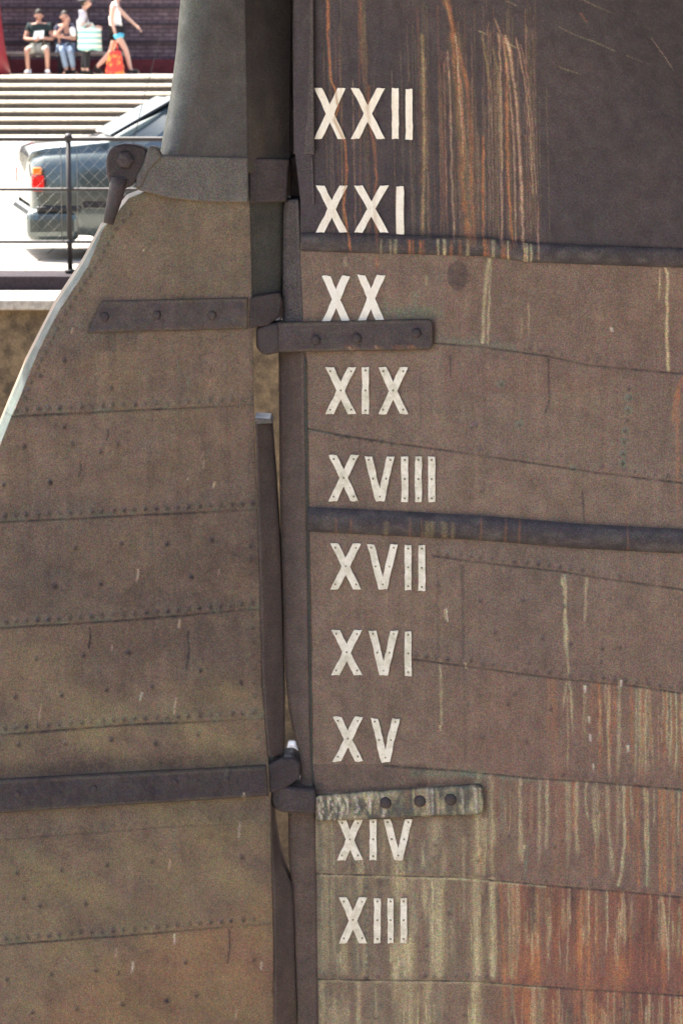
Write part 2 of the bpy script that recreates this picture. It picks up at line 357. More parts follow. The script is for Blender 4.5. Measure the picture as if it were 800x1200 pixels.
# D to E : runs towards the right
zone(L, 'rust', 695, 815, 'D', (60, 140), 17, (.9, 2.4), (.35, .75), 'E', .15); zone(L, 'lime', 680, 815, 'D', (25, 130), 16, (.8, 2.2), (.3, .7), 'E', .2)
zone(L, 'green', 740, 815, 'D', (60, 120), 7, (2.5, 5), (.25, .5), 'E'); zone(L, 'red', 640, 815, 'D', (70, 140), 14, (3, 8), (.2, .5), 'E', drop=25)
for x, y in ((691, 866), (695, 900), (690, 845), (736, 878), (685, 808), (727, 802)): run(L, 'pale', [(x, y - 5), (x, y + 5)], 1.4, .8, .5)
# E to F
zone(L, 'lime', 545, 815, 'E', (40, 120), 16, (.8, 2.4), (.25, .6), 'F', .15); zone(L, 'green', 560, 815, 'E', (30, 110), 12, (2, 5), (.2, .5), 'F')
zone(L, 'rust', 660, 815, 'E', (60, 130), 12, (.9, 2.2), (.3, .7), 'F', .1); zone(L, 'red', 580, 815, 'E', (50, 120), 16, (3, 9), (.2, .5), 'F')
run(L, 'lime', [(697, 922), (696, 960), (700, 995)], 3.2, .7, .2); run(L, 'lime', [(711, 922), (713, 970), (718, 1030)], 2.2, .55, .1); run(L, 'rust', [(698, 990), (699, 1030)], 3, .6, .1)
run(L, 'lime', [(730, 922), (732, 980), (729, 1015), (724, 1040)], 1.8, .8, .02); run(L, 'green', [(757, 922), (758, 1040)], 3.5, .75, .02); run(L, 'lime', [(755, 924), (758, 1040)], 1.4, .5, .02)
for x in (773, 778, 788): run(L, 'rust', [(x, 925), (x, 1046)], 1.5, .75, .02); run(L, 'ochre', [(x + 1.5, 925), (x + 2, 1046)], 1.6, .6, .02)
run(L, 'green', [(617, 985), (614, 1035)], 4, .6, .1); run(L, 'lime', [(613, 990), (613, 1000)], 1.8, .8)
run(L, 'red', [(562, 985), (561, 1028)], 3, .9, .1); run(L, 'rust', [(560, 987), (563, 1026)], 1.4, .6, .1)
# F down : red zone on the right
for a, b, lim in (('F', 'G', 'G'), ('G', 'G', 1260)):
    zone(L, 'red', 590, 830, a, (70, 140), 34, (2.5, 8), (.35, .8), lim, .1); zone(L, 'rust', 600, 830, a, (60, 130), 24, (.8, 2.4), (.2, .55), lim, .15)
    zone(L, 'lime', 590, 830, a, (30, 120), 18, (.7, 2), (.2, .6), lim, .2); zone(L, 'dark', 600, 830, a, (40, 110), 12, (1.5, 4), (.3, .6), lim, .2); zone(L, 'green', 590, 830, a, (40, 110), 10, (2, 5), (.15, .4), lim)
run(L, 'rust', [(628, 1037), (627, 1155)], 5.5, .85, .1); run(L, 'rust', [(680, 1044), (683, 1140)], 6, .7, .2); run(L, 'red', [(757, 1048), (756, 1165)], 2.6, .95, .05); run(L, 'rust', [(698, 1044), (699, 1130)], 3, .6)
run(L, 'lime', [(777, 1060), (781, 1095), (783, 1130)], 1.3, .75); run(L, 'rust', [(586, 1035), (590, 1120), (591, 1200)], 1.3, .7, .1)
# lime and verdigris below the lower strap
for x, w_, y0, y1, s_ in ((559, 5, 915, 1030, .65), (558, 6, 1029, 1150, .95), (577, 3.5, 1029, 1150, .75), (576, 3, 915, 1028, .35), (566, 4, 960, 1028, .5), (556, 7, 1150, 1260, .85), (625, 3, 1157, 1260, .5), (632, 2.5, 1157, 1260, .5), (381, 4, 960, 1145, .40), (421, 4, 1005, 1052, .55),
                         (403, 5, 1103, 1145, .55), (467, 6, 1005, 1058, .6), (427, 3, 1105, 1145, .4), (462, 6, 1105, 1148, .5), (478, 7, 1100, 1148, .5), (514, 7, 1030, 1150, .55), (420, 3, 1150, 1260, .4), (377, 3, 1150, 1260, .4), (480, 8, 1150, 1260, .55), (500, 5, 1150, 1260, .45), (600, 3, 1035, 1150, .35), (447, 4, 960, 1028, .3)):
    run(L, 'ochre', [(x, y0), (x + 1, y1)], w_ * 1.5, min(1, s_ * 1.3), .06, break_=.3); run(L, 'lime', [(x, y0), (x + .5, y1)], w_ * .85, min(1, s_ * 1.25), .06, break_=.3)
for x, w_, y0, y1, s_ in ((376, 5, 960, 1200, .6), (390, 4, 960, 1145, .45), (416, 4, 1000, 1150, .6), (405, 4, 1030, 1054, .5), (428, 3, 1030, 1145, .5), (497, 5, 985, 1025, .5), (508, 6, 1030, 1148, .4), (398, 5, 1105, 1150, .5), (600, 6, 915, 1030, .35), (440, 10, 1150, 1260, .35), (528, 5, 1035, 1145, .35)):
    run(L, 'green', [(x, y0), (x + 1, y1)], w_, s_, .1)
for k in range(40):
    x = random.uniform(372, 600); y0 = random.choice([960, 1028, 1150]) + random.uniform(0, 25); run(L, random.choice(['green', 'ochre', 'lime', 'dark', 'red']), [(x, y0), (x, y0 + random.uniform(40, 115))], random.uniform(1, 4), random.uniform(.2, .45), .3)
K = RUNS_RUD
for x, y, l, c, s_ in ((161, 675, 16, 'p', .75), (256, 672, 10, 'p', .4), (210, 732, 12, 'p', .9), (131, 760, 8, 'p', .6), (165, 818, 12, 'q', .9), (205, 828, 22, 'p', .9), (47, 835, 20, 'p', .5), (250, 569, 9, 'p', .8), (220, 561, 5, 'q', .6), (280, 975, 24, 'q', .5), (198, 1015, 16, 'p', .6), (204, 1103, 16, 'q', .8),
                      (155, 1135, 16, 'q', .8), (306, 1132, 12, 'q', .7), (136, 1119, 14, 'p', .5), (84, 388, 8, 'p', .6), (246, 450, 8, 'p', .4), (238, 545, 12, 'q', .3), (168, 293, 4, 'q', .6), (145, 290, 4, 'p', .5), (286, 930, 8, 'q', .6), (277, 1190, 14, 'p', .7), (237, 533, 8, 'p', .4)):
    run(K, 'pale', [(x + 1, y - l / 2), (x - 1, y + l / 2)], 1.1, s_ * (.8 if c == 'q' else .6), .3, break_=.1)
    if c == 'p': run(K, 'rust', [(x + 1.6, y - l / 2), (x - .5, y + l / 2)], 1.6, s_ * .8, .3, break_=.1)
for x, y0, y1 in ((126, 503, 517), (105, 735, 762), (220, 740, 788), (268, 1090, 1132), (94, 540, 560), (183, 1095, 1100), (139, 1138, 1145)): run(K, 'dark', [(x, y0), (x + 1, (y0 + y1) / 2), (x - 2, y1)], 1.3, .85, .1)
for x, y0, y1, s_ in ((208, 420, 455, .55), (221, 440, 460, .4), (200, 395, 420, .4), (204, 965, 1010, .5), (265, 898, 915, .6), (270, 352, 372, .4), (177, 620, 660, .35), (290, 765, 780, .6), (108, 440, 452, .4)): run(K, 'green', [(x, y0), (x + 1, y1)], 1.6, s_, .3)
for k in range(14): x = random.uniform(10, 290); y0 = random.uniform(260, 1150); run(K, 'dark', [(x, y0), (x + 1, y0 + random.uniform(25, 80))], random.uniform(1, 3), random.uniform(.1, .3))
Q = RUNS_STRAP
for k in range(26):
    x = 370 + 90 * random.random() ** 1.2; y0 = line_y([(370, 929), (566, 917)], x) + random.uniform(0, 6); run(Q, random.choice(['pale', 'lime', 'pale']), [(x, y0), (x + random.uniform(-5, 5), y0 + 15), (x + random.uniform(-4, 4), y0 + random.uniform(20, 40))], random.uniform(.6, 1.2), random.uniform(.5, .95), .1)
for x in (484, 500, 505, 511, 540, 556, 562): run(Q, random.choice(['lime', 'pale']), [(x, 921), (x + 2, 955)], 1.4, .6, .2)
for x in (476, 488, 496): run(Q, 'rust', [(x, 922), (x + 1, 950)], 4, .5, .2)
for x in (410, 440, 466, 480): run(Q, 'rust', [(x, 403), (x + 4, 411)], 6, .5, .1)
NEWM = lambda shape: {k: np.zeros(shape) for k in ('rust', 'green', 'dark', 'lime', 'red', 'pale', 'ochre')}

# ------------------------------------------------------------------ SHIP
ship = empty('ship', (0, 10.2, -5), "old ship's stern with riveted brown copper plating and a column of white Roman draught numerals", 'ship')
EDGE = [(-400, 344), (0, 345), (182, 346), (235, 352), (300, 352), (420, 357), (600, 360), (900, 365), (930, 369), (1200, 373), (2300, 392)]
ex = lambda y: np.interp(y, [e[0] for e in EDGE], [e[1] for e in EDGE])
rows = np.concatenate([[-420, -300, -200, -140, -100, -60, -30, -15], np.arange(-6, 1210, 1.3), [1220, 1240, 1270, 1310, 1380, 1480, 1600, 1750, 1900, 2100, 2260]])
cols_n = np.arange(0, 452, 1.15); cols_f = np.array([460, 480, 520, 600, 720, 900, 1200, 1600, 2200, 3200, 4600, 6600])
tcol = np.concatenate([cols_n, cols_f])
E = ex(rows)[:, None]; PX = np.where(tcol[None, :] <= 452, E + (805 - E) * tcol[None, :] / 452, 805 + (tcol[None, :] - 452)); PY = np.repeat(rows[:, None], len(tcol), 1)
lift = np.zeros_like(PX); m = NEWM(PX.shape)
band1 = [(340, 283), (570, 290), (620, 296), (800, 303), (2500, 420)]
up = PY < line_y(band1, PX)
dist_mod = (fbm(PX / 90, PY / 90, 5) - .5) * .010 + (fbm(PX / 38, PY / 30, 9, 2) - .5) * .006
lift += dist_mod
def lap(key, x0=-1e9, x1=1e9, hgt=.0042, rivets=True, pitch=13):
    d = line_y(S[key], PX) - PY; w = ((PX > x0) & (PX < x1))
    L_ = np.where((d > 0) & w, hgt * np.exp(-d / 22), 0); global lift; lift += L_
    m['dark'] += np.where(w, np.exp(-((d + 1.0) / 1.4) ** 2) * (.55 + .6 * vnoise(PX / 17, 31)), 0)
    m['green'] += np.where(w, np.exp(-((d + 2.2) / 1.8) ** 2) * np.clip(vnoise(PX / 25, 77) - .45, 0, 1) * 1.1, 0)
RIV = []
def rivrow(key, x0, x1, dy=-6, pitch=13, s_=1.0):
    for x in np.arange(x0, x1, pitch): RIV.append((x + random.uniform(-1.5, 1.5), float(line_y(S[key], x)) + dy + random.uniform(-.8, .8), s_ * random.uniform(.5, 1.15)))
lap('A', 508); rivrow('A', 620, 700); rivrow('A', 700, 806, s_=.5); lap('B'); rivrow('B', 395, 465, 1); rivrow('B', 470, 690, s_=.45); rivrow('B', 690, 806, s_=.7)
lap('C', 506); rivrow('C', 512, 700, -5); rivrow('C', 700, 806, -5, s_=.6); lap('D', 483); rivrow('D', 486, 806, -5); lap('E', 450); rivrow('E', 620, 806, -5, s_=.6)
lap('F'); rivrow('F', 378, 806, -5, s_=.6); lap('G'); rivrow('G', 378, 806, -5, s_=.6)
for x, y in ((587, 450), (608, 497), (736, 455), (737, 466), (735, 480), (734, 492), (732, 505), (731, 517), (730, 531), (729, 543), (671, 549), (564, 575), (512, 685), (562, 704), (580, 741), (635, 748), (612, 703), (595, 825), (645, 831), (703, 775), (565, 864), (616, 869), (661, 710), (668, 755), (553, 500), (558, 498), (400, 512), (510, 990), (526, 1070), (500, 1108), (570, 1144), (498, 1143), (545, 1190), (440, 1193), (560, 1008), (705, 760), (725, 758)): RIV.append((x, y, 1.0))
for k in range(46): RIV.append((random.uniform(500, 800), random.uniform(640, 1200), .6))
for y in np.arange(1040, 1150, 7.5): RIV.append((429 + random.uniform(-.5, .5), y, .8))
for x, y, s_ in RIV:
    j = np.nonzero(np.abs(rows - y) < 8)[0]
    if not len(j): continue
    sl = slice(j[0], j[-1] + 1); d2 = (PX[sl] - x) ** 2 + (PY[sl] - y) ** 2
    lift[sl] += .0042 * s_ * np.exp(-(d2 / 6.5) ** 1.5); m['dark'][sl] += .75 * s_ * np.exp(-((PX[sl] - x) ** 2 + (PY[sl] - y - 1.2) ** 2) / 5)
for x, y in ((587, 450), (608, 497), (736, 466), (735, 480), (732, 505), (731, 517), (730, 531), (729, 543), (671, 549)):       # verdigris rings round loose rivets
    sl = (rows > y - 10) & (rows < y + 10); d = np.sqrt((PX[sl] - x) ** 2 + (PY[sl] - y) ** 2); m['green'][sl] = np.maximum(m['green'][sl], .9 * np.exp(-((d - 3.3) / 1.3) ** 2))
apply_runs(RUNS_UP, PX, PY, m)
m2 = NEWM(PX.shape); apply_runs(RUNS_LO, PX, PY, m2)
for k in m: m[k] = np.maximum(m[k] * np.where(up, 1, 1.0), m2[k])
# broad tints of the patina, and shade painted in at the upper right
n1 = fbm(PX / 120, PY / 160, 21); n2 = fbm(PX / 35, PY / 60, 22); nv = fbm(PX / 7, PY / 160, 23)
lo = ~up
m['green'] += np.where(lo & (PY > 955) & (PX < 600), .07 * sm((600 - PX) / 60) + .25 * (nv - .45), 0).clip(0)
m['ochre'] += np.where(lo & (PY > 960) & (PX < 600), .10 * n2 + .45 * np.clip(nv - .55, 0, 1) * 1.6, 0)
m['red'] += np.where(lo & (PY > 640), (.35 * sm((PY - 640) / 300) * sm((PX - 470) / 120)) * n1 * 1.3, 0)
m['red'] += np.where(lo & (PX > 520) & (PY < 460), .25 * n1, 0) + np.where(lo & (PY > line_y(S['F'], PX)) & (PX > 560), .45 * (.3 + nv) * sm((PX - 560) / 60), 0)
m['rust'] += np.where(lo & (PY > line_y(S['F'], PX)) & (PX > 565), np.clip(nv - .5, 0, 1) * 1.2 * sm((PX - 565) / 60), 0) + np.where(lo & (PX > 640) & (PY > line_y(S['D'], PX)), np.clip(nv - .55, 0, 1) * .9, 0)
m['green'] += np.exp(-((PY - line_y(S['A'], PX) + 3) / 5) ** 2) * ((PX > 508) & (PX < 605)) * .45 + np.where((PX > 440) & (PX < 520), np.exp(-((PY - 366) / 7) ** 2) * .6 * n2 * 1.5, 0)
m['green'] += np.where((PX > 540), np.exp(-((PY - line_y(S['E'], PX) - 3) / 3.5) ** 2) * .8 * np.clip(vnoise(PX / 22, 5) - .2, 0, 1), 0)
m['lime'] += np.where((PX > 375) & (PX < 640), (np.exp(-((PY - line_y(S['F'], PX) - 2) / 1.8) ** 2) + .8 * np.exp(-((PY - line_y(S['G'], PX) - 2) / 1.6) ** 2)) * .85 * (.3 + vnoise(PX / 12, 9)), 0)
m['green'] += np.where((PX > 480) & (PX < 570), np.exp(-((PY - (906 + (PX - 480) * .02)) / 5) ** 2) * .7, 0)
m['dark'] += np.where(lo & (PX < 500) & (PY > 895) & (PY < 928), .35, 0) + np.where(np.hypot((PX - 536) / 12, (PY - 323) / 17) < .9 + .3 * n2, .55, 0)
m['dark'] += np.where(lo, np.clip(.62 - n1, 0, 1) * .45, 0) + np.where(up & (PX > 600), (.40 * n1 + .55 * sm((PX - 640) / 160) * sm((260 - PY) / 200)) * sm((PX - 600) / 60), 0)  # upper right: shade of the overhanging flare painted dark
bl = fbm(PX / 26, PY / 60, 71); bl2 = fbm(PX / 18, PY / 45, 72)
zs_ = sm((PX - 560) / 60); zr = lo & (PY > line_y(S['F'], PX)) & (PX > 560); m['rust'] += np.where(zr, zs_ * np.clip(bl - .52, 0, 1) * 2.0, 0); m['red'] += np.where(zr, zs_ * np.clip(bl2 - .5, 0, 1) * 1.6, 0); m['dark'] += np.where(zr, np.clip(.42 - bl, 0, 1) * 1.5, 0)
zg = lo & (PY > 958) & (PX < 600); m['lime'] += np.where(zg, np.clip(fbm(PX / 16, PY / 70, 73) - .52, 0, 1) * 1.5, 0); m['dark'] += np.where(zg, np.clip(.45 - bl2, 0, 1) * .8, 0)
m['dark'] += np.where(up, .55 * sm((PX - 660) / 140) * sm((170 - PY) / 170), 0)  # deepens the painted shade towards the top right corner
# planking scratches of the counter
sc = (np.abs(((PY + (PX - 560) * -.42 + 25 * fbm(PX / 200, PY / 200, 3)) % 46) - 3) < .9) & up & (PX > 560) & (PY < 60 + (PX - 560) * .22)
m['lime'] += np.where(sc, .5 * n2 * (vnoise(PX / 13, 66) > .35), 0)
P = hull_pt(PX, PY); P[..., 1] -= lift
mi = (up[:-1, :-1]).astype(np.int32)
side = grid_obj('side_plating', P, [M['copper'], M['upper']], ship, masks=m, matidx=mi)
hull_up_edge = P[0].copy()
# far side, mirrored about the keel line, coarse ; topsides, deck and counter above
ri = list(range(0, 8)) + list(range(8, len(rows) - 11, 40)) + list(range(len(rows) - 11, len(rows))); ci = list(range(0, len(cols_n), 40)) + list(range(len(cols_n), len(tcol)))
Pf = P[np.ix_(ri, ci)].copy(); Pf[..., 1] = 2 * 10.22 - Pf[..., 1]
grid_obj('far_plating', Pf, [M['copper']], ship, masks=NEWM(Pf.shape[:2]))
tp = P[0, ci]; tops = np.stack([tp, tp + np.array([0, -.25, 2.2])]); grid_obj('topside', tops, [M['upper']], ship, masks=NEWM(tops.shape[:2]))
tpf = Pf[0]; tops2 = np.stack([tpf, tpf + np.array([0, .25, 2.2])]); grid_obj('topside', tops2, [M['upper']], ship, masks=NEWM(tops2.shape[:2]))
dk = np.stack([tops[1], tops2[1]]); grid_obj('deck', dk, [M['post_gray']], ship, masks=NEWM(dk.shape[:2]))
# overhanging counter
sec = [(-1.97, 2.70, 1.2), (-1.9, 2.69, 1.3), (-1.2, 2.60, 1.7), (-.3, 2.5, 1.9), (.6, 2.35, 2.1), (2.0, 2.5, 2.4), (5, 2.8, 3.0)]
rowsC = []
for x, zb, hw in sec:
    rowsC.append([(x, 10.2 + hw * a, zb + b) for a, b in ((-1, 2.3), (-1.0, .55), (-.8, .22), (-.4, .05), (0, 0), (.4, .05), (.8, .22), (1.0, .55), (1, 2.3))])
grid_obj('counter', np.array(rowsC), [M['upper']], ship, masks=NEWM((len(sec), 9)))

# ------- rubbing bands
def hband(name, cl, half, Rl, surf, mat_, parent, x0, x1, runs=None, n=None, label=None, tail=True):
    xs = np.concatenate([np.arange(x0, min(x1, 806), 1.5), [830, 900, 1100, 1500, 2200]]) if tail else np.arange(x0, x1, 1.5)
    t = np.linspace(-1, 1, 13); X = np.repeat(xs[None], 13, 0); Y = line_y(cl, X) + t[:, None] * half
    lf = Rl * np.sqrt(np.clip(1 - (t * .97) ** 2, 0, 1))[:, None] + (fbm(X / 40, Y / 40, 3) - .5) * .004
    P_ = surf(X, Y); P_[..., 1] -= lf; mm = NEWM(X.shape)
    if runs: apply_runs(runs, X, Y, mm)
    mm['pale'] += .10 * np.clip(fbm(X / 16, Y / 8, 8) - .45, 0, 1) * 2; mm['dark'] += .5 * np.clip(fbm(X / 20, Y / 10, 18) - .5, 0, 1)
    o = grid_obj(name, P_, [mat_], parent, masks=mm)
    if label: o['label'] = label
    return o
B1 = [(340, 282.5), (570, 289), (620, 296), (800, 302.5), (2500, 420)]
r1 = [q for q in RUNS_UP]
for k in range(26): x = random.uniform(440, 630); r1.append(('lime' if k % 2 else 'rust', [(x, 280), (x, 308)], random.uniform(.8, 2), random.uniform(.4, .8), .02, k, .3))
hband('rubbing_band', B1, 11, .022, hull_pt, M['band'], ship, 353, 806, r1, label='upper rubbing band with rusty runs')
B2 = [(340, 605), (362, 608), (480, 614), (560, 618), (680, 628), (800, 634), (2500, 760)]
r2 = [q for q in RUNS_LO]
for x in (393, 411, 480, 494, 563, 592, 608): r2.append(('rust', [(x, 606), (x, 640)], 1.2, .28, .02, int(x), .3))
for x in (500, 505, 520, 530, 452): r2.append(('ochre', [(x, 610), (x, 640)], 3, .45, .02, int(x), .3))
hband('rubbing_band', B2, 14.5, .03, hull_pt, M['band'], ship, 361, 806, r2, label='lower rubbing band, bluish grey')
hb = [(x, float(line_y(S['C'], x))) for x in (350, 500)]

# ------- sternpost pieces ; poly = left edge, right edge by height, with real depth
def strip(name, left, right, surfL, surfR, mat_, parent, dL=0, dR=0, y0=0, y1=1200, thick=.3, n=7, masks=None, label=None):
    rr = np.arange(y0, y1 + .1, 4.0) if y1 - y0 < 1600 else np.concatenate([np.arange(y0, 1300, 5.0), [1400, 1600, 1900, 2200]])
    li = np.interp(rr, [p[1] for p in left], [p[0] for p in left]); rt = np.interp(rr, [p[1] for p in right], [p[0] for p in right])
    A = surfL(li, rr, dL); Bp = surfR(rt, rr, dR); t = np.linspace(0, 1, n)[None, :, None]
    P_ = A[:, None, :] * (1 - t) + Bp[:, None, :] * t
    jit = (fbm(P_[..., 0] * 22 + 50, P_[..., 2] * 12 + 50, 4) - .5) * .012; jit[:, 0] *= .4; jit[:, -1] *= .4
    P_[..., 1] += jit
    o = grid_obj(name, P_, [mat_], parent, thick=(0, thick, 0), masks=NEWM(P_.shape[:2]) if masks is None else masks, smooth=True)
    if label: o['label'] = label
    return o
strip('stern_post', [(343, -200), (343, 60), (344, 182)], [(366, -200), (367, 60), (368, 182)], post_pt, hull_pt, M['post_gray'], ship, .045, .022, -200, 182, .25)
strip('stern_post', [(350, 182), (352, 232)], [(366, 182), (368, 232)], post_pt, hull_pt, M['post_gray'], ship, .0, .008, 183, 240, .25)
strip('stern_post', [(340, 182), (340, 228)], [(352, 182), (352, 228)], post_pt, post_pt, M['post'], ship, -.10, -.07, 183, 234, .2)
strip('stern_post', [(334, 232), (332, 245), (331, 380)], [(349, 232), (352, 300), (355, 380)], post_pt, hull_pt, M['post_gray'], ship, -.03, -.001, 234, 382, .25)
strip('stern_post', [(326, 380), (327, 500), (328, 600), (331, 700), (334, 790), (338, 830), (343, 856), (350, 880), (352, 900), (352, 930)], [(355, 380), (357, 420), (360, 600), (365, 900), (368, 932)], post_pt, hull_pt, M['post'], ship, -.06, .002, 380, 930, .22)
strip('stern_post', [(337, 925), (338, 1000), (342, 1040), (346, 1100), (349, 1200), (362, 2200)], [(369, 925), (373, 1200), (392, 2200)], post_pt, hull_pt, M['copper_dark'], ship, -.07, .002, 925, 2200, .22)
strip('gap_blocker', [(322, -200), (324, 382)], [(352, -200), (356, 382)], post_pt, post_pt, M['post'], ship, -.32, -.30, -200, 382, .1)  # added strip that blocks the bright slit and keeps the gap dark
# thin bright arris where the plating laps the post
bm = bmesh.new(); pts = [hull_pt(float(ex(y)) + .5, y, .004) for y in range(420, 925, 8)]; tube(bm, pts, .0028, 6); bm_obj('plating_edge', bm, M['edge'], ship, True)

# ------- straps : slab following the surface with rounded far end
def strap(name, tl, tr, bl, br, surf, lift_, parent, mat_, runs=None, rounded=True, thick=.03, label=None, nx=90, ny=24, crust=0):
    s_ = np.linspace(0, 1, nx); t = np.linspace(0, 1, ny); SS, TT = np.meshgrid(s_, t)
    xr = (tr[0] - SS * 0)
    if rounded:
        rad = 7.0; wdt = tr[0] - tl[0]; dx_ = np.clip((SS * wdt - (wdt - rad)) / rad, 0, 1); sh = (1 - np.sqrt(1 - dx_ ** 2 * .98)) * rad / abs(br[1] - tr[1]); TT2 = sh + TT * (1 - 2 * sh)
    else: TT2 = TT
    X = (tl[0] * (1-SS) + tr[0] * SS) * (1-TT2) + (bl[0] * (1-SS) + br[0] * SS) * TT2
    Y = (tl[1] * (1-SS) + tr[1] * SS) * (1-TT2) + (bl[1] * (1-SS) + br[1] * SS) * TT2
    P_ = surf(X, Y); edge = np.minimum(np.minimum(TT, 1 - TT) * abs(bl[1] - tl[1]), (1 - SS) * (tr[0] - tl[0]))
    P_[..., 1] -= lift_ - .006 * (1 - np.clip(edge / 3, 0, 1)) ** 2 + (fbm(X / 14, Y / 10, 14) - .5) * .008 + (fbm(X / 4, Y / 4, 15) - .5) * .004
    mm = NEWM(X.shape)
    if runs: apply_runs(runs, X, Y, mm)
    if crust: mm['lime'] += crust * np.clip(fbm(X / 7, Y / 16, 81) - .40, 0, 1) * 3; mm['green'] += crust * fbm(X / 10, Y / 10, 82)
    mm['dark'] += .35 * np.exp(-((TT - .98) / .07) ** 2); mm['ochre'] += .3 * fbm(X / 20, Y / 12, 12) * (edge < 4)
    mm['green'] += .25 * np.clip(fbm(X / 12, Y / 12, 2) - .5, 0, 1)
    o = grid_obj(name, P_, [mat_], parent, thick=(0, thick, 0), masks=mm)
    if label: o['label'] = label
    return o
def bolts(spots, surf, lift_, parent, r=.018, h=.016, mat_=None, hexa=False, name='bolt'):
    for x, y in spots:
        bm = bmesh.new(); c = surf(x, y, lift_)
        dome(bm, c, (0, -1, 0), r, h, 6 if hexa else 12); bm_obj(name, bm, mat_ or M['iron_plain'], parent, not hexa)
g1 = strap('gudgeon_strap', (326, 377), (507, 373), (326, 412), (507, 409), hull_pt, .028, ship, M['iron'], RUNS_STRAP, label='upper gudgeon strap, dark iron with three bolts')
bolts([(370, 398), (418, 396), (488, 390)], hull_pt, .028, g1)
g2 = strap('gudgeon_strap', (369, 931), (566, 918), (370, 961), (566, 953), hull_pt, .028, ship, M['iron'], RUNS_STRAP, label='lower gudgeon strap streaked with white runs', crust=.5)
bolts([(452, 941), (492, 939), (528, 937)], hull_pt, .028, g2, .022, .018)
def px_slab(name, poly, surf, lift_, thick, mat_, parent, bevel=.006, label=None):
    bm = bmesh.new(); f = [surf(x, y, lift_) for x, y in poly]; a = [bm.verts.new(p) for p in f]; b = [bm.verts.new(p + np.array([0, thick, 0])) for p in f]
    bm.faces.new(a); bm.faces.new(b[::-1])
    for i in range(len(a)): bm.faces.new((a[i], a[(i+1) % len(a)], b[(i+1) % len(a)], b[i]))
    o = bm_obj(name, bm, mat_, parent, bevel=bevel, seg=3)
    if label: o['label'] = label
    return o
px_slab('gudgeon', [(300, 384), (312, 380), (329, 378), (329, 413), (311, 417), (303, 412), (300, 405)], post_pt, .02, .22, M['iron_plain'], ship, .012)
px_slab('gudgeon', [(318, 921), (370, 926), (370, 955), (330, 953), (321, 949), (317, 940)], post_pt, -.005, .25, M['iron_plain'], ship, .012)

# ------- draught marks
def bar(x0, y0, x1, y1, w, mm_list, verts, faces, attr, mids, z0=.0045, seedk=0):
    n = max(8, int(math.hypot(x1-x0, y1-y0) / 1.6)); k = 6
    t = np.linspace(0, 1, n)[:, None]; s_ = np.linspace(-.5, .5, k)[None]
    wob = 1 + (vnoise(t * 9 + seedk * 13.7, 55) - .5) * .14
    X = x0 + (x1 - x0) * t + s_ * w * wob + (vnoise(t * 5 + seedk * 3.1, 58) - .5) * .7; Y = y0 + (y1 - y0) * t + (vnoise(s_ * 3 + seedk, 56) - .5) * 1.4 * np.where(t > .5, 1, -1) + 0 * X
    P_ = hull_pt(X, Y, 0); P_[..., 1] -= z0 + .0012 + .5 * (fbm(X / 90, Y / 90, 5) - .5) * .010
    m_ = NEWM(X.shape); apply_runs(RUNS_UP + RUNS_LO, X, Y, m_)
    base = len(verts); I = np.arange(n * k).reshape(n, k) + base; verts.extend(P_.reshape(-1, 3).tolist()); attr.extend(np.clip(m_['rust'] + .6 * m_['ochre'] + .35 * m_['lime'] + .9 * np.clip(fbm(X / 6, Y / 9, 91) - .62, 0, 1), 0, 1).reshape(-1).tolist())
    for i in range(n - 1):
        for j in range(k - 1): faces.append((I[i, j], I[i+1, j], I[i+1, j+1], I[i, j+1])); mids.append(0)
    rim = np.concatenate([I[0, :], I[1:, -1], I[-1, ::-1][1:], I[::-1, 0][1:-1]]); b2 = len(verts)
    for q in rim: v = list(verts[q]); v[1] += .012; verts.append(v); attr.append(0)
    L_ = len(rim)
    for q in range(L_): faces.append((rim[q], rim[(q+1) % L_], b2 + (q+1) % L_, b2 + q)); mids.append(0)
MARKS = [
 ('XXII', [('X', 368, 405, 103, 162), ('X', 411, 451, 103, 162), ('I', 459, 467, 103, 162), ('I', 475, 483, 104, 163)], 0),
 ('XXI', [('X', 370, 407, 217, 272), ('X', 415, 455, 217, 272), ('I', 464, 473, 218, 274)], 0),
 ('XX', [('X', 377, 410, 323, 377), ('X', 418, 451, 322, 377)], 0),
 ('XIX', [('X', 381, 417, 430, 485), ('I', 424, 432, 430, 485), ('X', 443, 478, 430, 485)], 1),
 ('XVIII', [('X', 385, 420, 533, 587), ('V', 427, 462, 535, 587), ('I', 470, 478, 535, 588), ('I', 486, 494, 535, 588), ('I', 501.5, 509.5, 535, 588)], 1),
 ('XVII', [('X', 387, 423, 637, 690), ('V', 430, 466, 638, 690), ('I', 474, 482, 639, 691), ('I', 490, 498, 639, 692)], 1),
 ('XVI', [('X', 388, 424, 738, 791), ('V', 432, 466, 739, 791), ('I', 474, 482, 740, 792)], 1),
 ('XV', [('X', 390, 425, 840, 892), ('V', 434, 468, 842, 893)], 1),
 ('XIV', [('X', 395, 425, 960, 1008), ('I', 433, 441, 960, 1008), ('V', 449, 483, 960, 1008)], 1),
 ('XIII', [('X', 397, 430, 1052, 1105), ('I', 438, 446, 1053, 1105), ('I', 454, 461, 1053, 1105), ('I', 469, 476.5, 1053, 1105)], 1)]
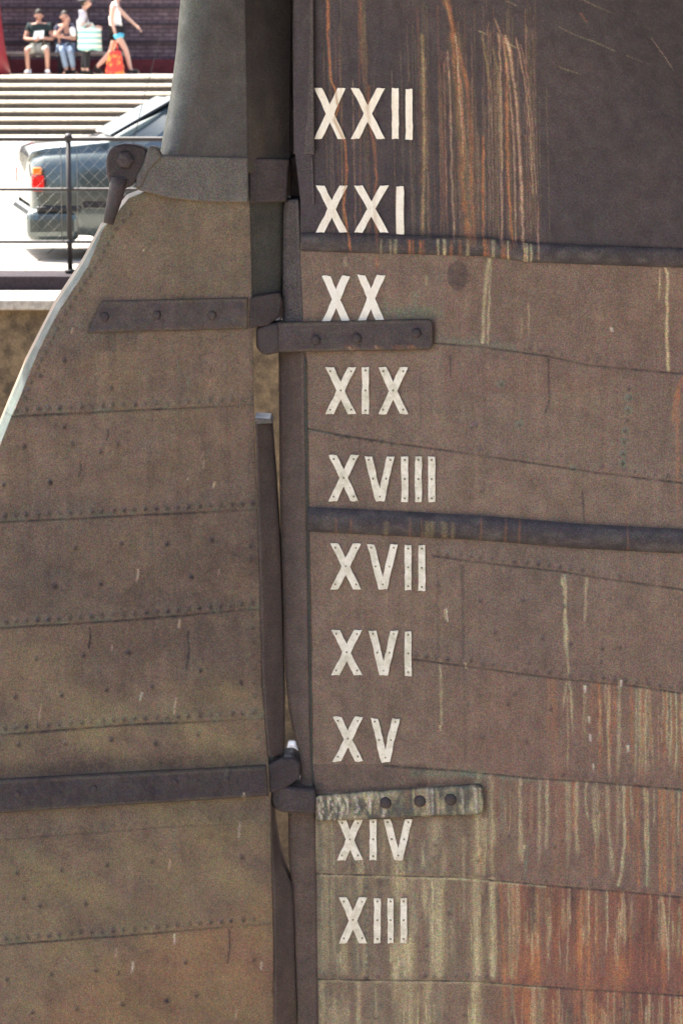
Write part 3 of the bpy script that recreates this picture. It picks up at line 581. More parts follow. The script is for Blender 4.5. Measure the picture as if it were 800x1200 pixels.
for mk, gl, wr in MARKS:
    verts, faces, attr, mids, nails = [], [], [], [], []; k = len(mk) * 7
    for g_, x0, x1, y0, y1 in gl:
        k += 1; w = 9.6; ym = (y0 + y1) / 2; h = w / 2
        if g_ == 'I': bar((x0+x1)/2, y0, (x0+x1)/2, y1, x1 - x0, 0, verts, faces, attr, mids, .0045, k); nails += [((x0+x1)/2, y0 + 4), ((x0+x1)/2, ym), ((x0+x1)/2, y1 - 4)]
        if g_ == 'X': bar(x0 + h, y0, x1 - h, y1, w, 0, verts, faces, attr, mids, .0045, k); bar(x1 - h, y0, x0 + h, y1, w, 0, verts, faces, attr, mids, .0062, k + .5); nails += [((x0+x1)/2, ym), (x0 + h + 1, y0 + 5), (x1 - h - 1, y0 + 5), (x0 + h + 1, y1 - 5), (x1 - h - 1, y1 - 5)]
        if g_ == 'V': xm = (x0 + x1) / 2 + .5; bar(x0 + h - .5, y0, xm - .6, y1, w - 1, 0, verts, faces, attr, mids, .0045, k); bar(x1 - h + .5, y0, xm + .6, y1, w - 1, 0, verts, faces, attr, mids, .0062, k + .5); nails += [(xm, y1 - 5), (x0 + h, y0 + 4), (x1 - h, y0 + 4), (x0 + h + 5, ym), (x1 - h - 5, ym)]
    if wr:
        bm = bmesh.new()
        for x, y in nails: dome(bm, hull_pt(x, y, .0078), (0, -1, 0), .0038, .0015, 8)
        bmesh.ops.triangulate(bm, faces=bm.faces); off = len(verts)
        bm.verts.index_update(); verts.extend([list(v.co) for v in bm.verts]); attr.extend([0] * len(bm.verts))
        for f in bm.faces: faces.append(tuple(off + v.index for v in f.verts)); mids.append(1)
        bm.free()
    me = bpy.data.meshes.new('draught_mark'); me.from_pydata(verts, [], [tuple(int(i) for i in f) for f in faces]); me.polygons.foreach_set('material_index', mids)
    a = me.color_attributes.new('stain_shade_a', 'FLOAT_COLOR', 'POINT'); d = np.zeros((len(verts), 4), np.float32); d[:, 0] = attr; a.data.foreach_set('color', d.ravel())
    o = link('draught_mark', me, [M['num_b'] if wr else M['num_a'], M['nail']], ship); o['label'] = 'Roman numeral ' + mk + (' of nailed white strips' if wr else ' in white paint')

# ------------------------------------------------------------------ RUDDER
rud = empty('rudder', (-.33, 10.1, -5), "large riveted brown rudder blade hung on iron straps beside the ship's sternpost", 'rudder')
LE = [(175, 222), (150, 232), (135, 250), (118, 268), (95, 310), (62, 360), (44, 395), (25, 432), (10, 468), (0, 492), (-40, 590), (-100, 740), (-150, 900), (-175, 1100), (-170, 1400), (-120, 1800), (-60, 2240)]
RE = [(292, 222), (294, 300), (296, 400), (298, 500), (303, 640), (307, 800), (314, 885), (317, 950), (320, 1060), (321, 1200), (335, 2240)]
ff = lambda L_, y: np.interp(y, [p[1] for p in L_], [p[0] for p in L_])
rr = np.concatenate([np.arange(222, 1212, 1.35), np.array([1225, 1250, 1300, 1400, 1550, 1800, 2240])])
tc = np.linspace(0, 1, 300); l_ = ff(LE, rr)[:, None]; r_ = ff(RE, rr)[:, None]
PX = l_ + (r_ - l_) * tc[None]; PY = np.repeat(rr[:, None], 300, 1); lift = (fbm(PX / 80, PY / 80, 41) - .5) * .022 + (fbm(PX / 36, PY / 30, 42, 2) - .5) * .007
slope = -(np.gradient(ff(LE, rr), rr))[:, None]; dl = (PX - l_) / np.sqrt(1 + slope ** 2)
chw = 7 * sm((PY - 250) / 70) + 1 + 3 * sm((PY - 400) / 50)
lift -= np.clip(chw - dl, 0, 99) / 344 * 3.2
m = NEWM(PX.shape); RS = {'a': [(-150, 495), (15, 487), (160, 480), (300, 473)], 'b': [(-150, 622), (0, 611), (160, 603), (300, 596)], 'c': [(-150, 747), (0, 735), (150, 726), (300, 713)], 'd': [(-150, 872), (0, 860), (150, 849), (310, 841)], 'e': [(-150, 996), (0, 984), (115, 975), (200, 968), (310, 963)], 'f': [(-150, 1120), (0, 1107), (150, 1096), (250, 1087), (320, 1082)]}
RIV = []
for k_, L_ in RS.items():
    d = line_y(L_, PX) - PY; st = .45 if k_ == 'e' else 1
    fade_ = .35 + .65 * sm((300 - PX) / 100); lift += np.where(d > 0, .005 * st * fade_ * np.exp(-d / 18), 0)
    m['dark'] += np.exp(-((d + 1.0) / 1.5) ** 2) * (.6 + .6 * vnoise(PX / 23, 3)) * st * fade_; m['green'] += np.exp(-((d - 1) / 3.0) ** 2) * np.clip(vnoise(PX / 14, 13) - .55, 0, 1) * 1.6 * st
    m['green'] += np.exp(-((d - 8) / 9.0) ** 2) * .08 * st
    for x in np.arange(-6, 302, 12.6): RIV.append((x + random.uniform(-1, 1), float(line_y(L_, x)) - 6.5, random.uniform(.6, 1.1) * (.4 if k_ == 'e' else 1)))
for x, y in ((85, 520), (59, 565), (138, 520), (4, 568), (58, 565), (28, 523), (88, 642), (142, 637), (195, 637), (248, 633), (64, 687), (118, 684), (224, 676), (42, 772), (97, 768), (150, 765), (18, 817), (72, 814), (125, 809), (178, 805), (282, 800), (76, 872), (182, 871), (232, 860), (130, 867), (22, 872), (235, 785), (20, 1023), (72, 1020), (178, 1010), (28, 1053), (100, 1059), (47, 1062), (125, 1014), (283, 1005), (8, 1148), (60, 1142), (112, 1138), (217, 1128), (297, 1125), (38, 1186), (90, 1182), (143, 1178), (195, 1173), (230, 1167), (75, 422), (130, 455), (47, 440), (75, 500), (118, 530)): RIV.append((x, y, 1.1))
for y in np.arange(250, 470, 9): RIV.append((float(ff(LE, y)) + 18, y, .7))
for y in np.arange(640, 880, 16): RIV.append((float(ff(RE, y)) - 10, y, .6))
for x, y, s_ in RIV:
    j = np.nonzero(np.abs(rr - y) < 8)[0]
    if not len(j): continue
    sl = slice(j[0], j[-1] + 1); d2 = (PX[sl] - x) ** 2 + (PY[sl] - y) ** 2
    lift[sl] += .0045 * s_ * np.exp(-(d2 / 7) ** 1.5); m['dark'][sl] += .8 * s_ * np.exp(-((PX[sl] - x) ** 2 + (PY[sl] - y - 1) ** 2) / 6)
apply_runs(RUNS_RUD, PX, PY, m)
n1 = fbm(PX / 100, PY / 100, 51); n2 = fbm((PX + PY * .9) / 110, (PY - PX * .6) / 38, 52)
m['dark'] += np.clip(.60 - fbm((PX + PY) / 150, (PY - PX * .5) / 60, 53), 0, 1) * .95 * sm((PY - 480) / 200) + .10 * (fbm(PX / 25, PY / 25, 55) > .55)  # slanting dark bands between the painted light patches, plus random spots
m['ochre'] += np.clip(n2 - .36, 0, 1) * 1.6 * sm((PY - 640) / 250) * sm((PX + 60) / 120); m['ochre'] += .10 * sm((PY - 900) / 60) + .5 * np.clip(fbm(PX / 70, PY / 60, 61) - .5, 0, 1); m['dark'] += .6 * np.clip(fbm(PX / 60, PY / 45, 62) - .55, 0, 1)  # slanting ochre patches paint soft reflected light on the lower blade
m['rust'] += .25 * sm((PY - (1090 - (PX - 150) * .45)) / 60) * (.5 + n1) * sm((PX - 20) / 60)
m['green'] += .30 * sm((420 - PY) / 120) * fbm(PX / 30, PY / 40, 57) + .55 * np.exp(-((PY - 388 - (160 - PX) * .03) / 16) ** 2) * np.clip(fbm(PX / 15, PY / 15, 58) - .45, 0, 1)
m['green'] += np.clip(1 - dl / 20, 0, 1) * .30 * (PY < 620); m['dark'] += np.exp(-((PY - (895 - (PX - 150) * .05)) / 9) ** 2) * .35 + np.clip(1 - (r_ - PX) / 10, 0, 1) * .2
m['dark'] += np.where((PY > 388) & (PY < 412) & (PX > 105) & (PX < 160), .25 * np.clip(vnoise(PX / 6, 4) - .3, 0, 1) * 2, 0)
P_ = rud_pt(PX, PY); P_[..., 1] -= lift
dlm = (dl[:-1, :-1] < (chw[:-1, :-1] - .5)) & (PY[:-1, :-1] > 262)
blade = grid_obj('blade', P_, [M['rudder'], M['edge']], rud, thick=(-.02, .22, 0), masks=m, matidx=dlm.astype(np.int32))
# stock : rounded upper part of the rudder, narrowing upward
y_ = np.concatenate([[-200, -120, -60], np.arange(-20, 204, 2.0)]); LT = [(213, -200), (208, 0), (203, 60), (195, 120), (186, 168), (184, 184), (186, 205)]
t = np.linspace(0, 1, 150); l_ = ff(LT, y_)[:, None]; cr = np.interp(y_, [-200, 0, 184], [284, 287, 290])[:, None]; rE = np.interp(y_, [-200, 0, 100, 184], [342, 341, 339, 339])[:, None]
X = l_ + (rE - l_) * t[None]; Y = np.repeat(y_[:, None], 150, 1); rw = np.interp(y_, [-200, 0, 184], [46, 44, 26])[:, None]
a = np.clip((X - l_) / rw, 0, 1); off = .17 * (1 - np.sqrt(np.clip(1 - (1 - a) ** 2, 0, 1))) + np.clip(X - cr, 0, 99) / 344 * .6
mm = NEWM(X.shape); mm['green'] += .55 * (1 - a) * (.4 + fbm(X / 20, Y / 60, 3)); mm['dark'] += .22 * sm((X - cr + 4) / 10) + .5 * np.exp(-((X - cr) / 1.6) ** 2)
mm['ochre'] += np.where(X > cr, .25 * fbm(X / 9, Y / 60, 4) * sm((Y - 80) / 60), 0)
Pk = rud_pt(X, Y, .03); Pk[..., 1] += off + (fbm(X / 60, Y / 60, 44) - .5) * .008
grid_obj('stock', Pk, [M['stock']], rud, thick=(0, .24, 0), masks=mm)
# straps
sA = px_slab('pintle_strap', [(158, 184), (172, 181), (291, 184), (291, 237), (240, 236), (200, 232), (160, 222)], rud_pt, .045, .12, M['bearding'], rud, .008, label='upper rudder strap carrying the eye')
px_slab('strap_return', [(292, 184), (340, 186), (338, 200), (336, 236), (292, 238)], rud_pt, .015, .15, M['iron_plain'], rud, .008)
sB = strap('pintle_strap', (121, 352), (291, 348), (103, 390), (291, 385), rud_pt, .014, rud, M['strap_brown'], rounded=False, label='middle rudder strap with three bolts and a slanting end', thick=.04)
bolts([(122, 371), (183, 369), (248, 369)], rud_pt, .014, sB, .017, .010)
px_slab('strap_return', [(292, 348), (327, 342), (331, 352), (327, 372), (314, 381), (292, 385)], rud_pt, .005, .14, M['iron_plain'], rud, .008)
sC = strap('pintle_strap', (-170, 921), (312, 896), (-170, 962), (315, 931), rud_pt, .03, rud, M['iron'], RUNS_RUD, rounded=False, label='long lower rudder strap crossing the whole blade', thick=.05, nx=240)
px_slab('strap_return', [(313, 897), (330, 889), (343, 888), (352, 895), (352, 912), (336, 924), (316, 931)], rud_pt, .0, .16, M['iron_plain'], rud, .01)
bolts([(265, 914), (205, 918), (110, 925), (20, 931)], rud_pt, .03, sC, .012, .005)
# bearding along the front edge
strip('bearding', [(285, 230), (288, 300), (290, 350)], [(333, 236), (333, 300), (330, 346)], rud_pt, rud_pt, M['bearding_dark'], rud, -.012, -.05, 230, 350, .15)
strip('bearding', [(299, 494), (303, 640), (307, 800), (314, 886)], [(318, 494), (323, 560), (328, 640), (331, 740), (333, 820), (333, 886)], rud_pt, rud_pt, M['post'], rud, .002, -.05, 494, 886, .16)
px_slab('bearding_top', [(298, 490), (317, 491), (320, 496), (299, 497)], rud_pt, -.002, .16, M['bearding'], rud, .003)
strip('bearding', [(317, 940), (320, 1060), (321, 1200), (334, 2240)], [(319, 940), (322, 968), (328, 1000), (335, 1022), (342, 1038), (344, 1060), (345, 1110), (348, 1200), (360, 2240)], rud_pt, rud_pt, M['copper_dark'], rud, .002, -.05, 940, 2240, .13)
# eye, nut and hanging shackle arm at the back of the top strap
eye = px_slab('eye', [(124, 186), (127, 176), (134, 170), (145, 168), (158, 169), (168, 171), (174, 178), (172, 190), (166, 204), (158, 214), (147, 221), (135, 222), (127, 213), (124, 200)], rud_pt, .05, .09, M['iron_plain'], rud, .014)
bolts([(146, 187)], rud_pt, .05, eye, .034, .02, hexa=True, name='nut')
px_slab('eye_collar', [(174, 170), (184, 172), (190, 184), (174, 200), (166, 220), (158, 222), (160, 206), (168, 190)], rud_pt, .06, .08, M['bearding'], rud, .01)
bm = bmesh.new(); tube(bm, [rud_pt(x, y, .045) for x, y in ((139, 208), (137, 222), (133, 238), (129, 252), (127, 262))], .030, 12, .017); bm_obj('shackle', bm, M['iron_plain'], rud, True, label=None) if False else bm_obj('shackle', bm, M['iron_plain'], rud, True)

# ------------------------------------------------------------------ DOCK AND GROUND
YD = 24.6
def zpix(y, Y): return at(400, y, Y).z
def plain(name, bm, mat_, **k): return props(bm_obj(name, bm, mat_, **{q: k[q] for q in k if q in ('bevel', 'smooth')}), kind='structure')
bm = bmesh.new()          # one sheet out to the horizon with the dock cut out
X0, X1, YN, YF = -45, 60, 1.2, YD + .5
xs, ys = [-1500, X0, X1, 1500], [-1500, YN, YF, 1500]
gv = [[bm.verts.new((x, y, 0)) for x in xs] for y in ys]
for j in range(3):
    for i in range(3):
        if not (i == 1 and j == 1): bm.faces.new((gv[j][i], gv[j][i+1], gv[j+1][i+1], gv[j+1][i]))
plain('ground', bm, M['ground'])
ztop = zpix(351, YD - .95)
bm = bmesh.new()          # dock wall with altar ledges, far side
prof = [(YF + .2, -.01), (YD - .85, ztop - .06), (YD - .85, -3.85), (YD - 1.4, -3.87), (YD - 1.4, -4.70), (YD - 2.2, -4.72), (YD - 2.2, -5.4), (YD - 3.0, -5.42), (YD - 3.0, -6.3)]
prof = prof[1:]
nx = 40
V = [[bm.verts.new((X0 + (X1 - X0) * i / nx, y, z)) for y, z in prof] for i in range(nx + 1)]
for i in range(nx):
    for j in range(len(prof) - 1): bm.faces.new((V[i][j], V[i+1][j], V[i+1][j+1], V[i][j+1]))
plain('dock_wall', bm, M['dock'])
bm = bmesh.new(); box(bm, X0, X1, YD - .95, YD - .05, ztop - .085, ztop); plain('dock_coping', bm, M['coping'], bevel=.015)
bm = bmesh.new(); box(bm, X0, X1, YD - .08, YD + .55, -.3, .0 - .004); plain('dock_kerb', bm, M['kerb'])
bm = bmesh.new(); box(bm, X0, X1, .9, 1.2, -6.3, .02); box(bm, X0 - .3, X0, 1.2, YF, -6.3, .02); box(bm, X1, X1 + .3, 1.2, YF, -6.3, .02); plain('dock_wall', bm, M['dock'])
bm = bmesh.new(); box(bm, X0, X1, 1.2, YF, -6.5, -6.3); plain('dock_floor', bm, M['floor'])
q = at(342, 884, 23.5); bm = bmesh.new(); box(bm, -.05, .05, -.06, .06, 0, .085)
for v in bm.verts: v.co.x += .02 * v.co.z / .085 * (1 if v.co.x < 0 else -1.2)
o = props(bm_obj('sunlit_spot_block', bm, mat('sunlit_spot_white', (.9, .88, .84), .8), None, bevel=.012), 'small white block standing in for a sunlit spot on the dock ledge, seen through the gap between rudder and ship', 'block'); o.location = (q.x, 23.6, -3.86)  # added block; its white colour paints a sunlit spot of the ledge
# keel blocks
kb0 = None
for i in range(9):
    x = -1.2 + 1.6 * i
    if kb0 is None:
        bm = bmesh.new(); box(bm, -.2, .2, -.6, .6, 0, .42); box(bm, -.15, .15, -.45, .45, .42, .84); box(bm, -.15, .15, -.3, .3, .84, 1.2); k = bm_obj('keel_block', bm, M['post_gray'], None, bevel=.02); kb0 = k
    else: k = kb0.copy(); C.objects.link(k)
    k.location = (x, 10.2, -6.3); props(k, 'stacked timber keel block under the ship on the dock floor', 'keel block', 'keel blocks under the ship')

# ------------------------------------------------------------------ steps, ledge, building
YST = 57.0; NST = 7; TR = .40; HS = (zpix(88.5, YST + (NST - 1) * TR)) / NST
bm = bmesh.new(); bn = bmesh.new()
for i in range(NST):
    y0 = YST + i * TR
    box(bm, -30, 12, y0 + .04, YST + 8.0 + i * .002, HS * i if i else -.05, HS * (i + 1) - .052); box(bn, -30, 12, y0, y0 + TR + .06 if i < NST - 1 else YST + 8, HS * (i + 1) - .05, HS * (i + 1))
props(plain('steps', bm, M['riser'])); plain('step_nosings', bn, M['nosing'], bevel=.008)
ZT = HS * NST; YB = YST + 5.2
b = empty('building', (-6, YB + 3, ZT), 'long low dark purplish brick building behind the people at the top of the steps', 'building')
bm = bmesh.new(); box(bm, -32, 14, YB, YB + 8, ZT, ZT + 2.7); bm_obj('wall', bm, M['building'], b)
bm = bmesh.new()
for z in (.62, 1.0, 1.34, 1.7): box(bm, -32, 14, YB - .05, YB + .01, ZT + z, ZT + z + .05)
bm_obj('string_course', bm, M['kerb'], b)
bm = bmesh.new(); box(bm, -32, 14, YB - .12, YB - .002, ZT, ZT + .30); bm_obj('plinth', bm, M['ledge'], b)
lb = empty('bench', (-6, YB - .9, ZT), 'long low dark bench the two people sit on at the top of the steps', 'bench')
bm = bmesh.new(); box(bm, -8.2, -4.4, YB - 1.15, YB - .65, ZT + .38, ZT + .45); bm_obj('seat', bm, M['post_gray'], lb, bevel=.01)
for x in (-8.0, -6.9, -5.8, -4.7): bm = bmesh.new(); box(bm, x - .04, x + .04, YB - 1.1, YB - .7, ZT, ZT + .38); bm_obj('leg', bm, M['kerb'], lb)
# red slanting post at the far left
bm = bmesh.new(); p0 = at(-10, 88, YB - 1.6); p1 = at(-14, -40, YB - 1.6)
tube(bm, [(p0.x, p0.y, ZT), (p0.x - .02, p0.y, ZT + .5), (p1.x, p1.y, ZT + 1.2), (p1.x - .05, p1.y, ZT + 2.6)], .40, 20, .16)
props(bm_obj('red_pillar', bm, M['redpost'], None, True), 'red tapering pillar at the left edge, left of the seated man in dark shirt', 'pillar')

# ------------------------------------------------------------------ railing
ry = YD + .25; rl = empty('railing', (at(82, 317, ry).x, ry, 0), 'black iron railing with ball-topped posts and wire netting along the dock edge', 'railing')
zt, zm, zl = zpix(162.5, ry), zpix(221.5, ry), zpix(283, ry); xp = at(82, 300, ry).x
def g(fn, name, mt, sm_=True): bm = bmesh.new(); fn(bm); return bm_obj(name, bm, mt, rl, sm_)
for z, r in ((zt, .020), (zm, .014), (zl, .014)): g(lambda bm: tube(bm, [(xp - 18, ry, z), (xp + 26, ry, z)], r, 10), 'rail', M['rail'])
posts = [xp + 2.1 * k for k in range(-8, 12)]
def post(bm, x):
    tube(bm, [(x, ry, -.01), (x, ry, zt)], .022, 10); bmesh.ops.create_uvsphere(bm, u_segments=12, v_segments=8, radius=.037, matrix=Matrix.Translation((x, ry, zt + .012)))
    for z in (zm, zl): bmesh.ops.create_uvsphere(bm, u_segments=10, v_segments=6, radius=.030, matrix=Matrix.Translation((x, ry, z)))
    tube(bm, [(x, ry, 0), (x, ry, .03)], .045, 10)
for x in posts: g(lambda bm: post(bm, x), 'post', M['rail'])
for k, x in enumerate(posts[:-1]):
    if not -3 <= x + 8 <= 30 and False: continue
    a0, a1 = x + .07, x + 2.1 - .065
    def netf(bm):
        z0, z1 = zl + .0, zt - .06; H = z1 - z0; p = .10; n = int((a1 - a0 + H) / p)
        for q in range(n + 1):
            s0 = a0 - H + q * p
            for sg in (1, -1):
                u0, u1 = s0, s0 + H; zz0, zz1 = (z0, z1) if sg == 1 else (z1, z0)
                t0 = max(0, (a0 - u0) / H); t1 = min(1, (a1 - u0) / H)
                if t1 > t0 + .02: tube(bm, [(u0 + H*t0, ry + .004*sg, zz0 + (zz1-zz0)*t0), (u0 + H*t1, ry + .004*sg, zz0 + (zz1-zz0)*t1)], 0.0009, 4)
        for xx in (a0, a1): tube(bm, [(xx, ry, z0), (xx, ry, z1)], .004, 6)
    g(netf, 'wire_netting', M['wire'])

# ------------------------------------------------------------------ car behind the railing
M['car'] = mat('dark_green_car_paint', (.075, .10, .098), .25, .55, .6); M['car'].node_tree.nodes['Principled BSDF'].inputs['Coat Weight'].default_value = 1; M['car'].node_tree.nodes['Principled BSDF'].inputs['Coat Roughness'].default_value = .06
M['glass'] = mat('car_glass', (.03, .045, .06), .05, 0, .9); M['trim'] = mat('black_trim', (.015, .015, .016), .5); M['lamp_r'] = mat('red_lens', (.75, .02, .015), .15); M['lamp_o'] = mat('orange_lens', (.85, .22, .03), .15)
M['tyre'] = mat('tyre_rubber', (.015, .015, .015), .8); M['alloy'] = mat('wheel_rim', (.45, .45, .45), .35, .8)
yc = 26.9; xr = at(14, 240, yc - .8).x
car = empty('parked_car', (xr, yc, 0), 'dark green saloon car with red tail lamp parked behind the railing', 'car', rz=R(11))
def loft(name, sts, mt, smooth=True):
    bm = bmesh.new(); rings = []
    for ring in sts: rings.append([bm.verts.new(p) for p in ring])
    for A, B in zip(rings, rings[1:]):
        for k in range(len(A) - 1): bm.faces.new((A[k], A[k+1], B[k+1], B[k]))
    bm.faces.new(rings[0]); bm.faces.new(rings[-1][::-1])
    o = bm_obj(name, bm, mt, car, smooth, world_space=False); return o
# stations : x, half width, bottom z, shoulder z, top z
ST = [(0.02, .66, .50, .84, .90), (.05, .76, .28, .90, .97), (.14, .82, .24, .93, 1.0), (.5, .85, .22, .95, 1.03), (.72, .86, .2, .95, 1.06), (1.35, .86, .2, .95, 1.42), (1.9, .86, .2, .94, 1.44), (2.6, .86, .2, .92, 1.40), (3.25, .85, .2, .90, .98), (3.9, .83, .22, .84, .90), (4.25, .78, .25, .70, .78), (4.4, .66, .35, .60, .66)]
rings = []
for x, w, zb, zs, zr in ST:
    cab = zr > 1.2; wt = w - (.34 if cab else .10)
    half = [(w - .06, zb), (w - .01, zb + .12), (w, (zb + zs) / 2), (w - .01, zs - .12), (w - .05, zs - .01), (w - (.09 if cab else .14), zs + .02), (wt, zr - .05 if cab else zr - .02), (wt - .15, zr)]
    rings.append([(x, -a, z) for a, z in half] + [(x, 0, zr + .01)] + [(x, a, z) for a, z in half[::-1]])
loft('body', rings, M['car'])
def quad(bm, pts, d=(0, -.012, 0)):
    a = [bm.verts.new(p) for p in pts]; b_ = [bm.verts.new(Vector(p) + Vector(d)) for p in pts]; n = len(a); bm.faces.new(a[::-1]); bm.faces.new(b_)
    for i in range(n): bm.faces.new((a[i], a[(i+1) % n], b_[(i+1) % n], b_[i]))
for sgn in (-1, 1):
    for pts in (((1.02, .775, 1.00), (1.30, .69, 1.20), (1.42, .625, 1.355), (1.62, .622, 1.36), (1.62, .775, .99)), ((1.68, .775, .99), (1.68, .622, 1.365), (2.55, .625, 1.33), (2.95, .74, 1.06), (3.0, .775, .97))):
        bm = bmesh.new(); quad(bm, [(x, sgn * (.782 - max(0, z - .97) * .62), z) for x, y, z in pts], (0, sgn * .01, 0)); bm_obj('side_window', bm, M['glass'], car, world_space=False)
bm = bmesh.new(); quad(bm, [(.76, -.60, 1.09), (1.33, -.55, 1.405), (1.33, .55, 1.405), (.76, .60, 1.09)], (-.012, 0, .014)); bm_obj('rear_window', bm, M['glass'], car, world_space=False)
bm = bmesh.new(); quad(bm, [(3.22, -.64, .99), (2.64, -.56, 1.38), (2.64, .56, 1.38), (3.22, .64, .99)], (.012, 0, .014)); bm_obj('windscreen', bm, M['glass'], car, world_space=False)
for sgn in (-1, 1):
    bm = bmesh.new(); box(bm, .02, .13, sgn * .83 - .03, sgn * .83 + .03, .62, .76); l1 = bm_obj('tail_lamp', bm, M['lamp_r'], car, bevel=.015, world_space=False)
    bm = bmesh.new(); box(bm, .03, .11, sgn * .83 - .03, sgn * .83 + .03, .765, .83); bm_obj('indicator_lamp', bm, M['lamp_o'], car, bevel=.015, world_space=False)
bm = bmesh.new(); box(bm, -.03, .45, -.86, .86, .16, .47); bm_obj('rear_bumper', bm, M['car'], car, bevel=.10, world_space=False, seg=4)
bm = bmesh.new(); box(bm, .06, .46, -.866, .866, .44, .485); bm_obj('bumper_strip', bm, M['trim'], car, bevel=.015, world_space=False)
bm = bmesh.new(); box(bm, 4.0, 4.48, -.82, .82, .2, .48); bm_obj('front_bumper', bm, M['trim'], car, bevel=.05, world_space=False)
bm = bmesh.new(); box(bm, .47, 4.0, -.874, -.86, .47, .52); bm_obj('side_moulding', bm, M['trim'], car, world_space=False)
for x in (1.64, 2.62): bm = bmesh.new(); box(bm, x, x + .008, -.868, -.85, .30, .96); bm_obj('door_gap', bm, M['trim'], car, world_space=False)
bm = bmesh.new(); box(bm, 1.75, 1.93, -.89, -.86, .80, .83); bm_obj('door_handle', bm, M['trim'], car, bevel=.006, world_space=False)
bm = bmesh.new(); pa = at(141, 166, yc - .8) - Vector((xr, yc, 0)); pb = at(190, -10, yc - .8) - Vector((xr, yc, 0)); tube(bm, [(.93, -.72, 1.0), (1.06, -.71, 1.5), (1.33, -.70, 2.4)], .0045, 6, .0025); bm_obj('aerial', bm, M['trim'], car, world_space=False)
def wheel(x, y):
    bm = bmesh.new(); tube(bm, [(x, y - .09, .30), (x, y + .09, .30)], .30, 28); w = bm_obj('wheel', bm, M['tyre'], car, bevel=.03, world_space=False)
    bm = bmesh.new(); s = -1 if y < 0 else 1; tube(bm, [(x, y + s * .085, .30), (x, y + s * .10, .30)], .19, 24)
    for k in range(6): a = k * math.pi / 3; box(bm, x + .1 * math.cos(a) - .02, x + .1 * math.cos(a) + .02, y + s*.098 - .006, y + s*.098 + .006, .3 + .1 * math.sin(a) - .02, .3 + .1 * math.sin(a) + .02)
    bm_obj('rim', bm, M['alloy'], w, world_space=False)
for x in (.95, 3.45):
    for y in (-.78, .78): wheel(x, y)

# ------------------------------------------------------------------ people
M['skin'] = mat('skin', (.50, .31, .24), .6); M['skin2'] = mat('skin_tanned', (.40, .22, .16), .6); M['hair'] = mat('hair_dark', (.02, .015, .012), .7); M['lips'] = mat('lips', (.25, .07, .06), .6); M['eye'] = mat('eye', (.03, .03, .03), .3)
def cloth(name, col): m_ = mat(name, col, .9, 0, .2); g_ = NG(m_); g_.bump(g_.noise(14, 4), .5, .02); return m_
CL = dict(teal=cloth('dark_tshirt', (.022, .034, .034)), khaki=cloth('pale_shorts', (.36, .37, .33)), white=cloth('white_cotton', (.75, .73, .70)), black=cloth('black_cloth', (.02, .02, .024)), navy=cloth('patterned_dark_top', (.035, .035, .06)), jeans=cloth('pale_jeans', (.19, .25, .34)), lilac=cloth('pale_top', (.50, .48, .52)), grey=cloth('grey_hat', (.14, .14, .15)), shoe=cloth('black_shoe', (.02, .02, .02)), trainer=cloth('pale_trainer', (.50, .52, .58)), paper=mat('paper', (.8, .8, .78), .8))
def skin_obj(name, J, Ed, mt, parent, sub=1):
    """J {key: (pos, radius)}; Ed list of key pairs"""
    ks = list(J); me = bpy.data.meshes.new(name); me.from_pydata([J[k][0] for k in ks], [(ks.index(a), ks.index(b_)) for a, b_ in Ed], [])
    o = bpy.data.objects.new(name, me); C.objects.link(o); me.materials.append(mt); o.parent = parent
    md = o.modifiers.new('skin', 'SKIN'); md.use_smooth_shade = True
    if not me.skin_vertices: me.attributes
    for i, k in enumerate(ks):
        r_ = J[k][1]; me.skin_vertices[0].data[i].radius = (r_, r_) if not isinstance(r_, tuple) else r_; me.skin_vertices[0].data[i].use_root = (i == 0)
    s = o.modifiers.new('sub', 'SUBSURF'); s.levels = s.render_levels = sub
    return o
def lerp(a, b_, t): return tuple(a[i] + (b_[i] - a[i]) * t for i in range(3))
